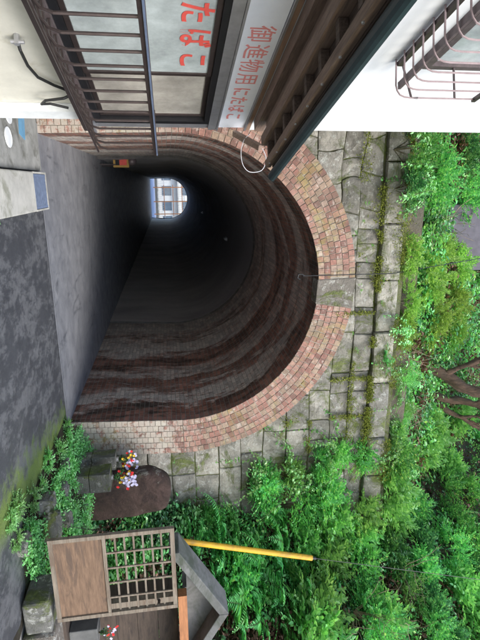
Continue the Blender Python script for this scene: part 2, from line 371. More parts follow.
# ------------------------------------------------------------------ leaf clouds (numpy)
def unit(a): return a/np.maximum(np.linalg.norm(a, axis=1, keepdims=True), 1e-9)
class Leaves:
    def __init__(s): s.P = []; s.D = []; s.N = []; s.L = []; s.W = []
    def add(s, P, D, N, L, W):
        n = len(P); s.P.append(P); s.D.append(D); s.N.append(N); s.L.append(np.broadcast_to(L, n)); s.W.append(np.broadcast_to(W, n))
    def mesh(s, name, mat, parent=None, off=(0, 0, 0)):
        P = np.vstack(s.P); D = unit(np.vstack(s.D)); N = np.vstack(s.N); L = np.concatenate(s.L)[:, None]; W = np.concatenate(s.W)[:, None]
        S = unit(np.cross(D, N)); N = unit(np.cross(S, D)); n = len(P)
        droop = -N*L*.12
        V = np.empty((n, 6, 3))
        V[:, 0] = P; V[:, 1] = P+D*L*.3-S*W*.48+N*W*.16; V[:, 2] = P+D*L*.68-S*W*.38+N*W*.1+droop*.4
        V[:, 3] = P+D*L+droop; V[:, 4] = P+D*L*.68+S*W*.38+N*W*.1+droop*.4; V[:, 5] = P+D*L*.3+S*W*.48+N*W*.16
        V = V.reshape(-1, 3)-np.array(off)
        k = np.arange(n)[:, None]*6
        Fc = np.hstack([k+0, k+1, k+2, k+3, k+0, k+3, k+4, k+5]).reshape(-1)
        me = bpy.data.meshes.new(name)
        me.vertices.add(6*n); me.vertices.foreach_set('co', V.reshape(-1))
        me.loops.add(8*n); me.loops.foreach_set('vertex_index', Fc.astype(np.int32))
        me.polygons.add(2*n); me.polygons.foreach_set('loop_start', np.arange(0, 8*n, 4, dtype=np.int32))
        try: me.polygons.foreach_set('loop_total', np.full(2*n, 4, dtype=np.int32))
        except Exception: pass
        me.update(calc_edges=True); me.validate(); me.materials.append(mat)
        o = bpy.data.objects.new(name, me); COL.objects.link(o)
        if parent is not None: o.parent = parent
        else: o.location = off
        return o
def sprig(LV, base, d, length, nl, ll, lw, spread=.9, jit=.35):
    d = np.array(d, float); d /= np.linalg.norm(d)
    a = np.cross(d, [0, 0, 1.0]);
    if np.linalg.norm(a) < .1: a = np.array([1., 0, 0])
    a /= np.linalg.norm(a); b = np.cross(a, d)
    if b[2] < 0: b = -b
    t = (np.arange(nl)+.7)/nl; side = np.where(np.arange(nl) % 2 == 0, 1, -1)[:, None]
    P = np.array(base)+d*(t*length)[:, None]; P[:, 2] -= (t**2)*length*.22
    D = d*(.45+.5*t)[:, None]+a*side*spread*(1.1-t*.6)[:, None]+rs.normal(0, jit, (nl, 3))*.6
    N = b+np.array([0, 0, .6])+rs.normal(0, jit, (nl, 3))
    sz = (1-.45*t)*rs.uniform(.75, 1.2, nl)
    LV.add(P, D, N, ll*sz, lw*sz)
def shrub_proto(kind, label, rad=(.5, .5, .45), ns=150, nl=13, ll=.06, lw=.03, slen=.28, name='shrub', fill=.35):
    t = thing(name, label, 'shrub')
    LV = Leaves(); st = MB()
    for k in range(ns):
        a = rs.uniform(0, 2*PI); ph = math.asin(rs.uniform(-.25, 1)); q = rs.uniform(fill, 1)**.6
        lump = 1+.35*noise.noise(Vector((math.cos(a)*1.7, math.sin(a)*1.7, ph*1.5+rad[0]*9+ns)))
        dd = np.array([math.cos(a)*math.cos(ph), math.sin(a)*math.cos(ph), math.sin(ph)])
        tip = dd*np.array(rad)*q*lump; tip[2] += rad[2]*.45
        d = dd+rs.normal(0, .45, 3); d[2] += .15
        base = tip-unit(d[None])[0]*slen*.4
        sprig(LV, base, d, slen*rs.uniform(.7, 1.3), nl, ll, lw)
        if k % 20 == 0:
            mid = Vector(base)*.55; mid.z += .05
            st.tube([(0, 0, -.05), mid, base, tip], [.009, .006, .004, .002], 4, cap=False)
    LV.mesh('foliage', LM[kind], t); st.build('stems', MAT['stem'], t)
    return t
def fern_proto(label, nf=11, L=.6, kind='fern'):
    t = thing('fern', label, 'fern'); LV = Leaves(); st = MB()
    for k in range(nf):
        a = 2*PI*k/nf+rs.uniform(-.3, .3); el = rs.uniform(.5, 1.15); l = L*rs.uniform(.7, 1.15)
        h = np.array([math.cos(a), math.sin(a), 0.]); pts = []
        n = 24; p = np.zeros(3); ang = el
        for i in range(n+1):
            pts.append(p.copy()); p = p+(h*math.cos(ang)+np.array([0, 0, math.sin(ang)]))*l/n; ang -= 1.7/n
        pts = np.array(pts); st.tube(pts[::4], [.004-.0004*q_ for q_ in range(len(pts[::4]))], 4, cap=False)
        T = unit(np.diff(pts, axis=0)); side = np.cross(h, [0, 0, 1.])
        i0 = 3; q = np.arange(i0, n); tt = (q-i0)/(n-i0)
        pl = l*.3*np.sin(PI*(.12+.88*(1-tt)**.8)*.55+.02)*(1-tt*.75)
        for s_ in (-1, 1):
            P = pts[q]; D = side*s_+T[q]*.5+rs.normal(0, .06, (len(q), 3)); D[:, 2] -= .12
            N = np.cross(side, T[q]); N[N[:, 2] < 0] *= -1
            for ww in (0,):
                LV.add(P+T[q]*(l/n*.5*ww), D, N+rs.normal(0, .22, N.shape), pl*(1-.1*ww)*rs.uniform(.8, 1.1, len(q)), .0145+pl*.03)
    LV.mesh('fronds', LM[kind], t); st.build('midribs', MAT['stem'], t)
    return t
def hang_proto(label, kind='bright'):
    t = thing('trailing_vine', label, 'vine'); LV = Leaves(); st = MB()
    for k in range(9):
        a = rs.uniform(0, 2*PI); p = np.array([math.cos(a)*.1, math.sin(a)*.1, 0.]); d = np.array([math.cos(a)*.5, math.sin(a)*.3-.3, .25]); pts = [p.copy()]
        for i in range(12):
            p = p+unit(d[None])[0]*.09; pts.append(p.copy()); d = d+rs.normal(0, .12, 3); d[2] -= .2
            for r_ in range(4):
                dd = rs.normal(0, 1, 3); dd[2] = -abs(dd[2])*.5
                LV.add(p[None]+rs.normal(0, .02, (1, 3)), dd[None], (np.array([[0, -1., .7]])+rs.normal(0, .3, (1, 3))), .06*rs.uniform(.6, 1.3), .04)
        st.tube(pts, .003, 4, cap=False)
    LV.mesh('foliage', LM[kind], t); st.build('stems', MAT['stem'], t); return t

# ------------------------------------------------------------------ terrain
YP = 6.93          # portal face
XC, ZC, RI, RO = 1.45, 1.70, 2.11, 2.69
def sm(a, b, x): t = min(1, max(0, (x-a)/(b-a))); return t*t*(3-2*t)
def bank(x, y):
    xb = 4.5+(6.9-min(y, 6.9))*.66
    e = x-xb; h = .26*sm(3.15, 4.2, x)*(.12+.88*sm(4.35, 5.1, y))
    if e > 0: h += 3.1*e*e/(e+.22)
    if h > 5.0: h = 5.0+(h-5.0)*.5
    h = min(h, 11+.1*x)
    if x > 3.4: h += .06*sm(3.4, 4.2, x)*noise.noise(Vector((x*1.7, y*1.7, 3)))*2
    if e > .4: h += .35*noise.noise(Vector((x*.9, y*.9, h*.6)))
    return h
def hill(x, y):
    h = 5.3+1.05*(y-7.3)
    if h > 14: h = 14+(h-14)*.15
    if y > 30: h = min(h, 16-(y-30)*.4)
    b = bank(x, 6.9)+(y-6.9)*1.0*sm(4.5, 8, x)
    h = max(h, min(b, 18)); return h+.4*noise.noise(Vector((x*.6, y*.6, 1)))*sm(7.3, 9, y)
def surf_hit(u, v):
    d = ray(u, v).normalized(); t = 2.5
    while t < 40:
        p = CAM+d*t
        h = bank(p.x, p.y) if p.y < YP else (hill(p.x, p.y) if p.z > 5.0 or p.x > 7.5 else 99 if p.z < 5 else 0)
        if p.z < h: return p
        t += .03
    return CAM+d*12

g = MB(); g.v = [(-400, -400, -.03), (400, -400, -.03), (400, 600, -.03), (-400, 600, -.03)]; g.f = [(0, 1, 2, 3)]
MAT['ground'] = simple('pale_ground', (.26, .25, .23), .9, .2, .5)
tag(g.build('ground', MAT['ground']), kind='structure')
rd = MB(); P = []
ys = [-12+i*.5 for i in range(38)]+[6.7]
for y in ys:
    xr = 3.3+max(0, y)*.05+.4*(1-sm(4.0, 4.5, y))
    for i in range(9): P.append((-6+(xr+.25+6)*i/8, y, 0))
rd.grid(P, 9, len(ys)); tag(rd.build('road', MAT['asphalt']), kind='structure')
tf = MB(); tf.v = [(-.75, 6.7, .004), (3.6, 6.7, .004), (3.6, 52, .004), (-.75, 52, .004)]; tf.f = [(0, 1, 2, 3)]
tag(tf.build('tunnel_floor', MAT['floor']), kind='structure')
fr_ = MB(); fr_.v = [(-20, 52, .002), (30, 52, .002), (30, 120, .002), (-20, 120, .002)]; fr_.f = [(0, 1, 2, 3)]
tag(fr_.build('street', MAT['road_far']), kind='structure')
bk = MB(); P = []; nx = 110; xs = [3.12+((i/(nx-1))**1.6)*22 for i in range(nx)]; yy = [-10+.2*i for i in range(86)]
for y in yy:
    for x in xs:
        z = bank(x, y)*(1 if x > 3.9 else 1-sm(6.6, 6.85, y))-(.03 if x < 3.75 and y > 6.65 else 0)
        P.append((x, y, z-.03*(1-sm(3.12, 3.4, x))+.004-.14*(1-sm(3.95, 4.45, y))*(1-sm(3.9, 4.3, x))))
bk.grid(P, nx, len(yy)); tag(bk.build('bank', MAT['soil'], smooth=True), kind='structure')
hl = MB(); P = []; xs = [-14+.5*i for i in range(80)]; yy = [6.98]+[7.25+.25*i for i in range(60)]+[22.5+1*i for i in range(30)]
for y in yy:
    for x in xs: P.append((x, y, hill(x, y)))
hl.grid(P, len(xs), len(yy)); hl.f = [f for f in hl.f if not (min(f) < len(xs) and hl.v[min(f)][0] < 5.4)]; tag(hl.build('hillside', MAT['soil'], smooth=True), kind='structure')

# ------------------------------------------------------------------ TUNNEL
def prof(r, n=40):
    pts = []
    for k in range(9): z = ZC*k/9; pts.append((XC+r-.09*(1-z/ZC), z))
    for k in range(n+1): a = PI*k/n; pts.append((XC+r*math.cos(a), ZC+r*math.sin(a)))
    for k in range(8, -1, -1): z = ZC*k/9; pts.append((XC-r+.03*(1-z/ZC), z))
    return pts
TP = (XC, YP, 0)
tun = thing('tunnel', 'old brick railway-style tunnel with stone portal, brick arch ring and dark vault over the lane', 'tunnel', TP)
# arch bricks
abl = [MB(), MB()]
def quadbrick(mb, pts, y0, y1, ins=.006):
    c = [sum(p[0] for p in pts)/4, sum(p[1] for p in pts)/4]
    yj = y0+random.uniform(-.004, .003)
    o = [(p[0], p[1]) for p in pts]
    inn = [(c[0]+(p[0]-c[0])*.94, c[1]+(p[1]-c[1])*.94) for p in pts]
    b = len(mb.v)
    for x, z in inn: mb.v.append((x, yj, z))
    for x, z in o: mb.v.append((x, yj+.004, z))
    for x, z in o: mb.v.append((x, y1, z))
    mb.f.append((b, b+1, b+2, b+3))
    for L_ in (0, 4):
        for k in range(4): k2 = (k+1) % 4; mb.f.append((b+L_+k, b+L_+4+k, b+L_+4+k2, b+L_+k2))
KA, KH = 1.508, .088
NR = 6; TR = (RO-RI)/NR; G = .0045
def wob(): return random.uniform(-.0025, .0025)
for r_ in range(NR):
    r0 = RI+r_*TR+G*.6; r1 = RI+(r_+1)*TR-G*.6
    nb = int(PI*(r0+.05)/.09); sh_ = .5*(r_ % 2)
    for k in range(nb+1):
        a0 = PI*(k-sh_)/nb; a1 = PI*(k+1-sh_)/nb; ga = G/r0
        a0 = max(a0, 0)+ga; a1 = min(a1, PI)-ga
        if a1-a0 < .01: continue
        if (a0+a1)/2 > KA-KH and (a0+a1)/2 < KA+KH: continue
        if a0 < KA-KH < a1: a1 = KA-KH-.002
        if a0 < KA+KH < a1: a0 = KA+KH+.002
        if a1-a0 < .008: continue
        q = [(XC+rr*math.cos(a)+wob(), ZC+rr*math.sin(a)+wob()) for rr, a in ((r0, a0), (r1, a0), (r1, a1), (r0, a1))]
        quadbrick(abl[0 if (a0+a1)/2 < KA else 1], q, YP-.06, YP+.22)
for sgn in (1, -1):
    for r_ in range(NR):
        nb = 20; sh_ = .5*(r_ % 2)
        for k in range(nb+1):
            z0 = max(0, ZC*(k-sh_)/nb)+G/1.5; z1 = min(ZC, ZC*(k+1-sh_)/nb)-G/1.5
            if z1-z0 < .02: continue
            x0 = RI+r_*TR+G*.6; x1 = RI+(r_+1)*TR-G*.6
            def bx(x, z): return XC+sgn*(x-(.09 if sgn > 0 else .03)*(1-z/ZC))
            q = [(bx(x0, z0), z0), (bx(x1, z0), z0), (bx(x1, z1), z1), (bx(x0, z1), z1)]
            quadbrick(abl[0 if sgn > 0 else 1], [(x+wob(), z+wob()) for x, z in q], YP-.06, YP+.22)
for ab in abl: ab.build('arch_ring', MAT['brick'], tun, TP)
mo = MB(); pi_, po = prof(RI+.004), prof(RO-.004); n = len(pi_)
for (x, z), (x2, z2) in zip(pi_, po): mo.v += [(x, YP-.05, z), (x2, YP-.05, z2), (x, YP+.25, z), (x2, YP+.25, z2)]
for k in range(n-1):
    a = 4*k; b = a+4; mo.f += [(a, b, b+1, a+1), (a, a+2, b+2, b), (a+1, b+1, b+3, a+3)]
mo.build('ring_mortar', MAT['mortar'], tun, TP)
ks = MB(); a0, a1 = KA-KH, KA+KH; q = []
pts = []
for rr, a in ((RI-.01, a0), (RO+.01, a0), (RO+.01, a1), (RI-.01, a1)): pts.append((XC+rr*math.cos(a), ZC+rr*math.sin(a)))
ks.prism(pts, YP-.065, YP+.2); ks.build('keystone', MAT['keystone'], tun, TP, bevel=.012)
# stone facing : individual rough blocks
def hole(x, z, rr):
    if z >= ZC:
        d = math.hypot(x-XC, z-ZC)
        if d < rr:
            if d < 1e-3: return (XC, ZC+rr)
            return (XC+(x-XC)*rr/d, ZC+(z-ZC)*rr/d)
    elif abs(x-XC) < rr: return (XC+math.copysign(rr, x-XC), z)
    return (x, z)
def inside(x, z, rr): return (math.hypot(x-XC, z-ZC) < rr) if z >= ZC else abs(x-XC) < rr
def stoneblock(mb, x0, x1, z0, z1, y, dep=.25, rr=2.6, bulge=.035):
    n = 6; out = []
    for k in range(n): out.append((x0+(x1-x0)*k/n, z0))
    for k in range(n): out.append((x1, z0+(z1-z0)*k/n))
    for k in range(n): out.append((x1-(x1-x0)*k/n, z1))
    for k in range(n): out.append((x0, z1-(z1-z0)*k/n))
    if rr:
        ins = [inside(x, z, rr) for x, z in out]
        if sum(ins) > len(out)*.85: return
        out = [hole(x, z, rr) for x, z in out]
    out = [(x+random.uniform(-.005, .005)+(.035+.1*(1-sm(.6, 1.6, x)))*noise.noise(Vector((x*1.3, z*2.2, 3))), z+random.uniform(-.005, .005)+(.035+.12*(1-sm(.6, 1.6, x)))*noise.noise(Vector((x*1.1, z*1.5, 9)))) for x, z in out] if rr else [(x+random.uniform(-.006, .006), z+random.uniform(-.006, .006)) for x, z in out]
    cx = sum(p[0] for p in out)/len(out); cz = sum(p[1] for p in out)/len(out); N_ = len(out)
    b = len(mb.v); sd = random.random()*50; off = random.uniform(-.02, .015)
    for lv, (k, yy_) in enumerate(((0, bulge), (.45, bulge*.9), (.8, bulge*.45), (.96, 0), (1, -.03))):
        if lv == 0: mb.v.append((cx, y-yy_+off+random.uniform(-.02, .02), cz)); continue
        for x, z in out:
            px, pz = cx+(x-cx)*k, cz+(z-cz)*k
            nn = noise.noise(Vector((px*4, pz*4, sd)))*.035*(1.2-k)+noise.noise(Vector((px*11, pz*11, sd)))*.012*(1.1-k)
            mb.v.append((px, y-yy_+off-nn, pz))
    for x, z in out: mb.v.append((x, y+dep, z))
    for k in range(N_): mb.f.append((b, b+1+k, b+1+(k+1) % N_))
    for lv in range(4):
        for k in range(N_):
            a = b+1+lv*N_+k; a2 = b+1+lv*N_+(k+1) % N_; mb.f.append((a, a+N_, a2+N_, a2))
sf = MB(); zs = [0, .36, .74, 1.12, 1.5, 1.88, 2.25, 2.63, 3.0, 3.38, 3.76, 4.12, 4.44, 4.74]
for i in range(len(zs)-1):
    x = -5+random.uniform(0, .5)
    while x < 7.6:
        w = random.uniform(.3, .85)
        if x < 1.2 and zs[i] > 3: w = random.uniform(.22, .5)
        stoneblock(sf, x+.003, x+w-.003, zs[i]+.003, zs[i+1]-.003, YP, bulge=random.uniform(.004, .03)); x += w
sf.build('stone_facing', MAT['stone'], tun, TP)
bkw = MB(); po = prof(RI+.03); n = len(po); X0, X1, ZT = -6, 8.2, 5.2
for k, (x, z) in enumerate(po):
    if k == 0: q = (X1, 0)
    elif k == n-1: q = (X0, 0)
    else:
        dx, dz = x-XC, z-ZC+1.0; s_ = 1e9
        if dx > 0: s_ = min(s_, (X1-XC)/dx)
        if dx < 0: s_ = min(s_, (X0-XC)/dx)
        if dz > 0: s_ = min(s_, (ZT-ZC+1)/dz)
        q = (XC+dx*s_, ZC-1+dz*s_)
    bkw.v += [(x, YP+.02, z), (q[0], YP+.02, q[1])]
for k in range(n-1): a = 2*k; bkw.f.append((a, a+2, a+3, a+1))
b = len(bkw.v); bkw.v += [(X1, YP+.06, ZT), (X0, YP+.06, ZT)]
bkw.build('joint_mortar', MAT['joint'], tun, TP)
cp = MB(); x = -5.0
while x < 7.6:
    w = random.uniform(.7, 1.05); stoneblock(cp, x+.008, x+w-.008, 4.77, 5.1, YP-.07, .5, 0, .03)
    # solid top
    cp.bb(x+.012, x+w-.012, YP-.05, YP+.4, 4.79, 5.09); x += w
cp.build('coping', MAT['coping'], tun, TP)
pp = MB(); pp.bb(-5, 7.6, YP+.3, YP+.5, 5.0, 5.6); pp.build('parapet', MAT['parapet'], tun, TP)
def vault(r, y0, y1, ny, name, mat, jit=0):
    mb = MB(); mb.uv = []; pr_ = prof(r, 36); L_ = [0]
    for k in range(1, len(pr_)): L_.append(L_[-1]+math.hypot(pr_[k][0]-pr_[k-1][0], pr_[k][1]-pr_[k-1][1]))
    P = []
    for j in range(ny+1):
        y = y0+(y1-y0)*j/ny
        for k, (x, z) in enumerate(pr_):
            jj = jit*noise.noise(Vector((x*1.5, y*1.2, z*1.5)))*(sm(YP+.3, YP+1.5, y) if y < 12.3 else sm(12.3, 13.5, y))
            d = Vector((XC-x, 1.5-z)).normalized() if True else 0
            P.append((x+d[0]*jj, y, z+d[1]*jj if z > 0 else 0)); mb.uv.append((y, L_[k]))
    mb.grid(P, len(pr_), ny+1)
    return mb.build(name, mat, tun, TP, smooth=True)
vault(RI, YP-.045, 12.35, 24, 'brick_lining', MAT['lining'], .02)
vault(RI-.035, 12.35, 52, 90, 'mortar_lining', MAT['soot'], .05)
st = MB(); p1, p2 = prof(RI+.3, 36), prof(RI-.05, 36)
for a, b in zip(p1, p2): st.v += [(a[0], 12.33, a[1]), (b[0], 12.33, b[1])]
for k in range(len(p1)-1): st.f.append((2*k, 2*k+1, 2*k+3, 2*k+2))
st.build('lining_step', MAT['lining_edge'], tun, TP)
ew = MB(); po = prof(RI-.1); n = len(po)
for k, (x, z) in enumerate(po):
    if k == 0: q = (12, 0)
    elif k == n-1: q = (-9, 0)
    else:
        dx, dz = x-XC, z-ZC+1.0; s_ = 1e9
        if dx > 0: s_ = min(s_, 10.5/dx)
        if dx < 0: s_ = min(s_, -10.5/dx)
        if dz > 0: s_ = min(s_, 6/dz)
        q = (XC+dx*s_, ZC-1+dz*s_)
    ew.v += [(x, 52, z), (q[0], 52, q[1])]
for k in range(n-1): a = 2*k; ew.f.append((a, a+2, a+3, a+1))
ew.build('far_portal_wall', MAT['parapet'], tun, TP)

# small lamps on the vault
def tlamp(label, y, ang):
    p = Vector((XC+(RI-.1)*math.cos(ang), y, ZC+(RI-.1)*math.sin(ang)))
    t = thing('tunnel_lamp', label, 'lamp', p, 0, 'small unlit lamps on the tunnel vault')
    MB().box((0, 0, .03), (.12, .3, .05)).build('housing', MAT['alu'], t, bevel=.01)
    MB().tube([(0, -.14, -.02), (0, .14, -.02)], .035, 10).build('tube_cover', MAT['lid_white'], t)
tlamp('nearer small white lamp fixture on dark vault crown', 17.5, 1.33)
tlamp('farther small white lamp fixture on dark vault crown', 30, 1.45)

# yellow framed sign inside
p = atY(160, 113, 13.0)
t = thing('board_sign', 'yellow framed board with red panel standing against left wall inside the tunnel', 'sign', (p.x, p.y, .004), -.12)
w, h, zb0 = .36, .38, p.z
f_ = MB(); f_.bb(-w/2, w/2, -.02, .02, zb0, zb0+.05).bb(-w/2, w/2, -.02, .02, zb0+h-.05, zb0+h).bb(-w/2, -w/2+.05, -.02, .02, zb0+.05, zb0+h-.05).bb(w/2-.05, w/2, -.02, .02, zb0+.05, zb0+h-.05); f_.build('frame', MAT['sign_frame'], t)
MB().bb(-w/2+.05, w/2-.05, -.008, .01, zb0+.05, zb0+.15).build('dark_panel', MAT['black'], t)
MB().bb(-w/2+.05, w/2-.05, -.008, .01, zb0+.15, zb0+h-.05).build('red_panel', MAT['red'], t)
for q in (-.12, .12):
    MB().beam((q, .04, zb0+.3), (q, .2, 0), .025, .025).build('leg', MAT['bronze'], t)
    MB().beam((q, -.035, zb0+.05), (q, -.1, 0), .025, .025).build('leg', MAT['bronze'], t)
bb_ = MB(); bb_.lathe([(.03, 0), (.09, .01), (.11, .07), (.1, .13), (.06, .18), (.02, .2)], (0, 0, 0), 12)
for i, q in enumerate(bb_.v): bb_.v[i] = (q[0]*(1+.15*noise.noise(Vector(q)*9)), q[1], q[2]*(1+.1*noise.noise(Vector(q)*7)))
o = bb_.build('bundle', MAT['bronze2'], None, (0, 0, 0), True); o.location = (p.x+.03, p.y, .004+zb0+h-.008)
tag(o, 'small grey-brown bundle resting on top of the yellow framed board', 'bundle')

# ------------------------------------------------------------------ FAR STREET
t = thing('far_building', 'pale multi-storey building seen through the far mouth of the tunnel', 'building', (2, 72, 0))
MB().bb(-9, 9, 0, 8, 0, 12).build('wall', MAT['facade'], t)
for fl_ in range(4):
    for k in range(8):
        wd = MB().bb(-8+k*2.1, -6.7+k*2.1, -.06, 0, 1.0+fl_*2.8, 2.3+fl_*2.8).build('window', MAT['glass_dark'], t)
    bl = MB().bb(-9, 9, -1, -.003, .35+fl_*2.8, .5+fl_*2.8); o = bl.build('balcony_slab', MAT['concrete_light'], t)
    rl = MB().bb(-9, 9, -1, -.96, 1.25+fl_*2.8, 1.32+fl_*2.8)
    for k in range(60): rl.bb(-9+k*.3, -8.97+k*.3, -1, -.97, .5+fl_*2.8, 1.25+fl_*2.8)
    rl.build('balcony_rail', MAT['alu'], t)
t = thing('scaffold', 'orange tube frame standing in the street beyond the far mouth', 'scaffold', (1.2, 62, 0))
for x in (-.8, .9, 2.4): MB().tube([(x, 0, 0), (x, 0, 5)], .06, 8).build('post', MAT['orange'], t)
for z in (1.3, 2.4, 3.5): MB().tube([(-1.1, 0, z), (2.7, 0, z)], .04, 8).build('rail', MAT['orange'], t)

# ------------------------------------------------------------------ SHOP (local frame: x = right of wall, y = along the lane)
AL = math.radians(14.478)
Tv = Vector((math.cos(AL), -math.sin(AL), 0)); Sv = Vector((math.sin(AL), math.cos(AL), 0))
WT, SE = -1.8, 4.86
OS = (WT, SE, 0)
shop = thing('tobacco_shop', 'white two-storey tobacco shop with barred bay window and dark eave beside the tunnel mouth', 'shop', Tv*WT+Sv*SE, -AL)
def S(mb, name, mat, parent=None, **k): return mb.build(name, MAT[mat], parent or shop, OS, **k)
S(MB().bb(-6.5, -1.95, -5, SE-.06, 0, 2.46), 'lower_wall', 'cream_wall')
S(MB().bb(-6.5, WT, -5, SE, 2.463, 7.2), 'upper_wall', 'white_wall')
S(MB().bb(-1.95+.003, -1.87, SE-.2, SE-.03, .0, .86), 'corner_post', 'lid_white')
# bay box
by = MB(); by.bb(-1.947, WT+.03, -5, SE-.0, .84, .93); S(by, 'bay_sill', 'bronze')
S(MB().bb(-1.944, WT+.06, -5, SE+.015, .932, .962), 'sill_cap', 'alu')
S(MB().bb(-1.94, WT-.012, SE-.12, SE-.004, .965, 2.12), 'corner_frame', 'alu')
win = S(MB().bb(-1.9, WT, .2, SE-.13, .965, 1.02).bb(-1.9, WT, .2, SE-.13, 1.99, 2.035).bb(-1.9, WT, SE-.19, SE-.13, 1.02, 1.99), 'window', 'black')
S(MB().bb(-1.9, WT+.006, .2, SE-.004, 2.037, 2.118), 'window_head', 'alu')
def sash(y0, y1, x, mat, glassname):
    f_ = MB(); w = .035
    f_.bb(x-.02, x+.005, y0, y1, 1.022, 1.022+w).bb(x-.02, x+.005, y0, y1, 1.988-w, 1.988).bb(x-.02, x+.005, y0, y0+w, 1.022+w, 1.988-w).bb(x-.02, x+.005, y1-w, y1, 1.022+w, 1.988-w)
    S(f_, 'sash_frame', mat, win)
    S(MB().bb(x-.012, x-.008, y0+w, y1-w, 1.022+w, 1.988-w), 'pane', glassname, win)
sash(3.75, SE-.2, -1.85, 'bronze', 'glass_tan')
sash(2.2, 3.8, -1.82, 'bronze', 'glass')
sash(.6, 2.24, -1.85, 'bronze', 'glass')
S(MB().bb(-1.915, -1.91, 3.76, SE-.21, 1.03, 1.98), 'inner_panel', 'tan_panel', win)
S(MB().bb(-1.916, -1.911, .4, 3.755, 1.03, 1.98), 'curtain', 'curtain', win)
S(MB().bb(-1.93, -1.9, .2, SE-.13, 1.3, 1.32), 'inner_rail', 'alu', win)
sg = S(MB().bb(-1.9, WT-.01, 2.2, SE-.03, 2.14, 2.4), 'sign_panel', 'sign_white')
S(MB().bb(-1.9, WT+.012, 1.5, SE+.005, 2.12, 2.137).bb(-1.9, WT+.012, 1.5, SE+.005, 2.403, 2.42), 'sign_rim', 'alu', sg)
S(MB().bb(-1.9, WT+.005, -5, SE-.01, 2.423, 2.46), 'trim_board', 'wood_trim')
# eave
ET = -1.26; EE = 4.3
ev = S(MB().bb(WT+.004, ET, -5, EE, 2.56, 2.585), 'eave', 'wood_dark')
S(MB().beam((WT+.06, -5, 2.51), (WT+.06, EE+.3, 2.51), .1, .09), 'wall_plate', 'wood_brown')
S(MB().beam((-1.5, -5, 2.515), (-1.5, EE+.02, 2.515), .085, .085), 'eave_beam', 'wood_brown')
S(MB().bb(WT+.115, -1.56, -5, EE+.05, 2.53, 2.556), 'soffit_board', 'wood_brown')
S(MB().beam((-1.3, -5, 2.53), (-1.3, EE+.05, 2.53), .06, .05), 'fascia', 'wood_brown')
for k in range(17):
    y = EE-.1-k*.3
    S(MB().bb(-1.452, -1.334, y-.025, y+.025, 2.505, 2.557), 'rafter', 'wood_dark')
    S(MB().tube([(-1.272, y, 2.515), (-1.26, y, 2.515)], .008, 6), 'nail', 'alu')
gt = []
for k in range(9): a = PI+PI*k/8; gt.append((ET+.06+.05*math.cos(a), 2.585+.05*math.sin(a)))
gm = MB()
P = [];
for y in (-5, EE+.08):
    for x, z in gt: P.append((x, y, z))
    for x, z in reversed(gt): P.append((ET+.06+(x-ET-.06)*.85, y, z+.006))
gm.v = P; N_ = 18
for k in range(N_): k2 = (k+1) % N_; gm.f.append((k, k2, N_+k2, N_+k))
gm.f += [tuple(range(N_)), tuple(reversed(range(N_, 2*N_)))]
S(gm, 'gutter', 'teal')
# eave roof tiles
tl = MB(); nn_ = 34; P = []; ny = 400
for j in range(2):
    for i in range(ny): P.append(((ET+.03, WT+.004)[j], -5+(EE+5)*i/(ny-1), (2.6, 2.82)[j]+.025*abs(math.sin(i/(ny-1)*PI*34))))
tl.grid(P, ny, 2); P2 = [(x, y, z-.03) for x, y, z in P]; S(tl, 'eave_tiles', 'tile')
S(MB().prism([(WT+.004, 2.588), (ET+.02, 2.588), (ET+.02, 2.6), (WT+.004, 2.81)], -5, EE-.01), 'eave_bed', 'wood_dark')
S(MB().beam((WT+.06, EE+.5, 2.3), (-1.5, EE+.2, 2.5), .05, .05), 'bracket', 'wood_brown')
# railing in front of the bay
RT = -1.45; z0, z1 = 1.0, 1.5
rail = S(MB().bb(RT-.022, RT+.022, -1, 4.5, z1, z1+.04), 'railing', 'bronze')
S(MB().bb(RT+.023, RT+.03, -1, 4.5, z1+.026, z1+.038), 'rail_strip', 'bluegrey', rail)  # thin pale strip paints the bluish highlight on the dark rail
S(MB().bb(WT+.062, WT+.09, -1, 4.45, .95, .985), 'lower_rail', 'bronze2', rail)
for k in range(24):
    y = 4.42-k*.165
    S(MB().tube([(RT, y, z1), (RT, y, z0+.1), (RT-.02, y, z0+.04), (RT-.07, y, z0), (RT-.16, y, z0-.02), (WT+.08, y, z0-.03)], .0095, 6), 'bar', 'bronze', rail)
for y in (4.42, 2.6): S(MB().tube([(RT, y, z1+.02), (WT+.0, y, z1+.02)], .012, 6), 'arm', 'bronze', rail)
S(MB().tube([(RT+.02, y_, 1.02) for y_ in (-1, 1.5, 4.42)], .009, 6), 'lower_bar', 'bronze', rail)
# upper window with guard basket
uw = S(MB().bb(WT, WT+.05, .6, 3.45, 3.56, 3.61).bb(WT, WT+.05, .6, 3.45, 4.7, 4.75).bb(WT, WT+.05, 3.4, 3.45, 3.61, 4.7).bb(WT, WT+.05, 1.9, 1.95, 3.61, 4.7), 'upper_window', 'bronze2')
S(MB().bb(WT+.002, WT+.01, .65, 1.9, 3.612, 4.698), 'pane', 'curtain', uw); S(MB().bb(WT+.002, WT+.01, 1.951, 3.399, 3.612, 4.698), 'pane', 'curtain', uw)
S(MB().bb(WT+.012, WT+.014, .65, 3.39, 3.62, 4.69), 'glass_sheet', 'glass', uw)
gd = S(MB().bb(WT+.17, WT+.22, .5, 3.42, 3.345, 3.365), 'guard_basket', 'bronze2')
S(MB().bb(WT+.02, WT+.05, .5, 3.42, 3.345, 3.385), 'base_rail', 'bronze', gd)
for k in range(22):
    y = 3.42-k*.13
    S(MB().tube([(WT, y, 3.34), (WT+.19, y, 3.33), (WT+.23, y, 3.34), (WT+.26, y, 3.36), (WT+.275, y, 3.395), (WT+.28, y, 3.44), (WT+.28, y, 3.95)], .0065, 6), 'bar', 'guard', gd)
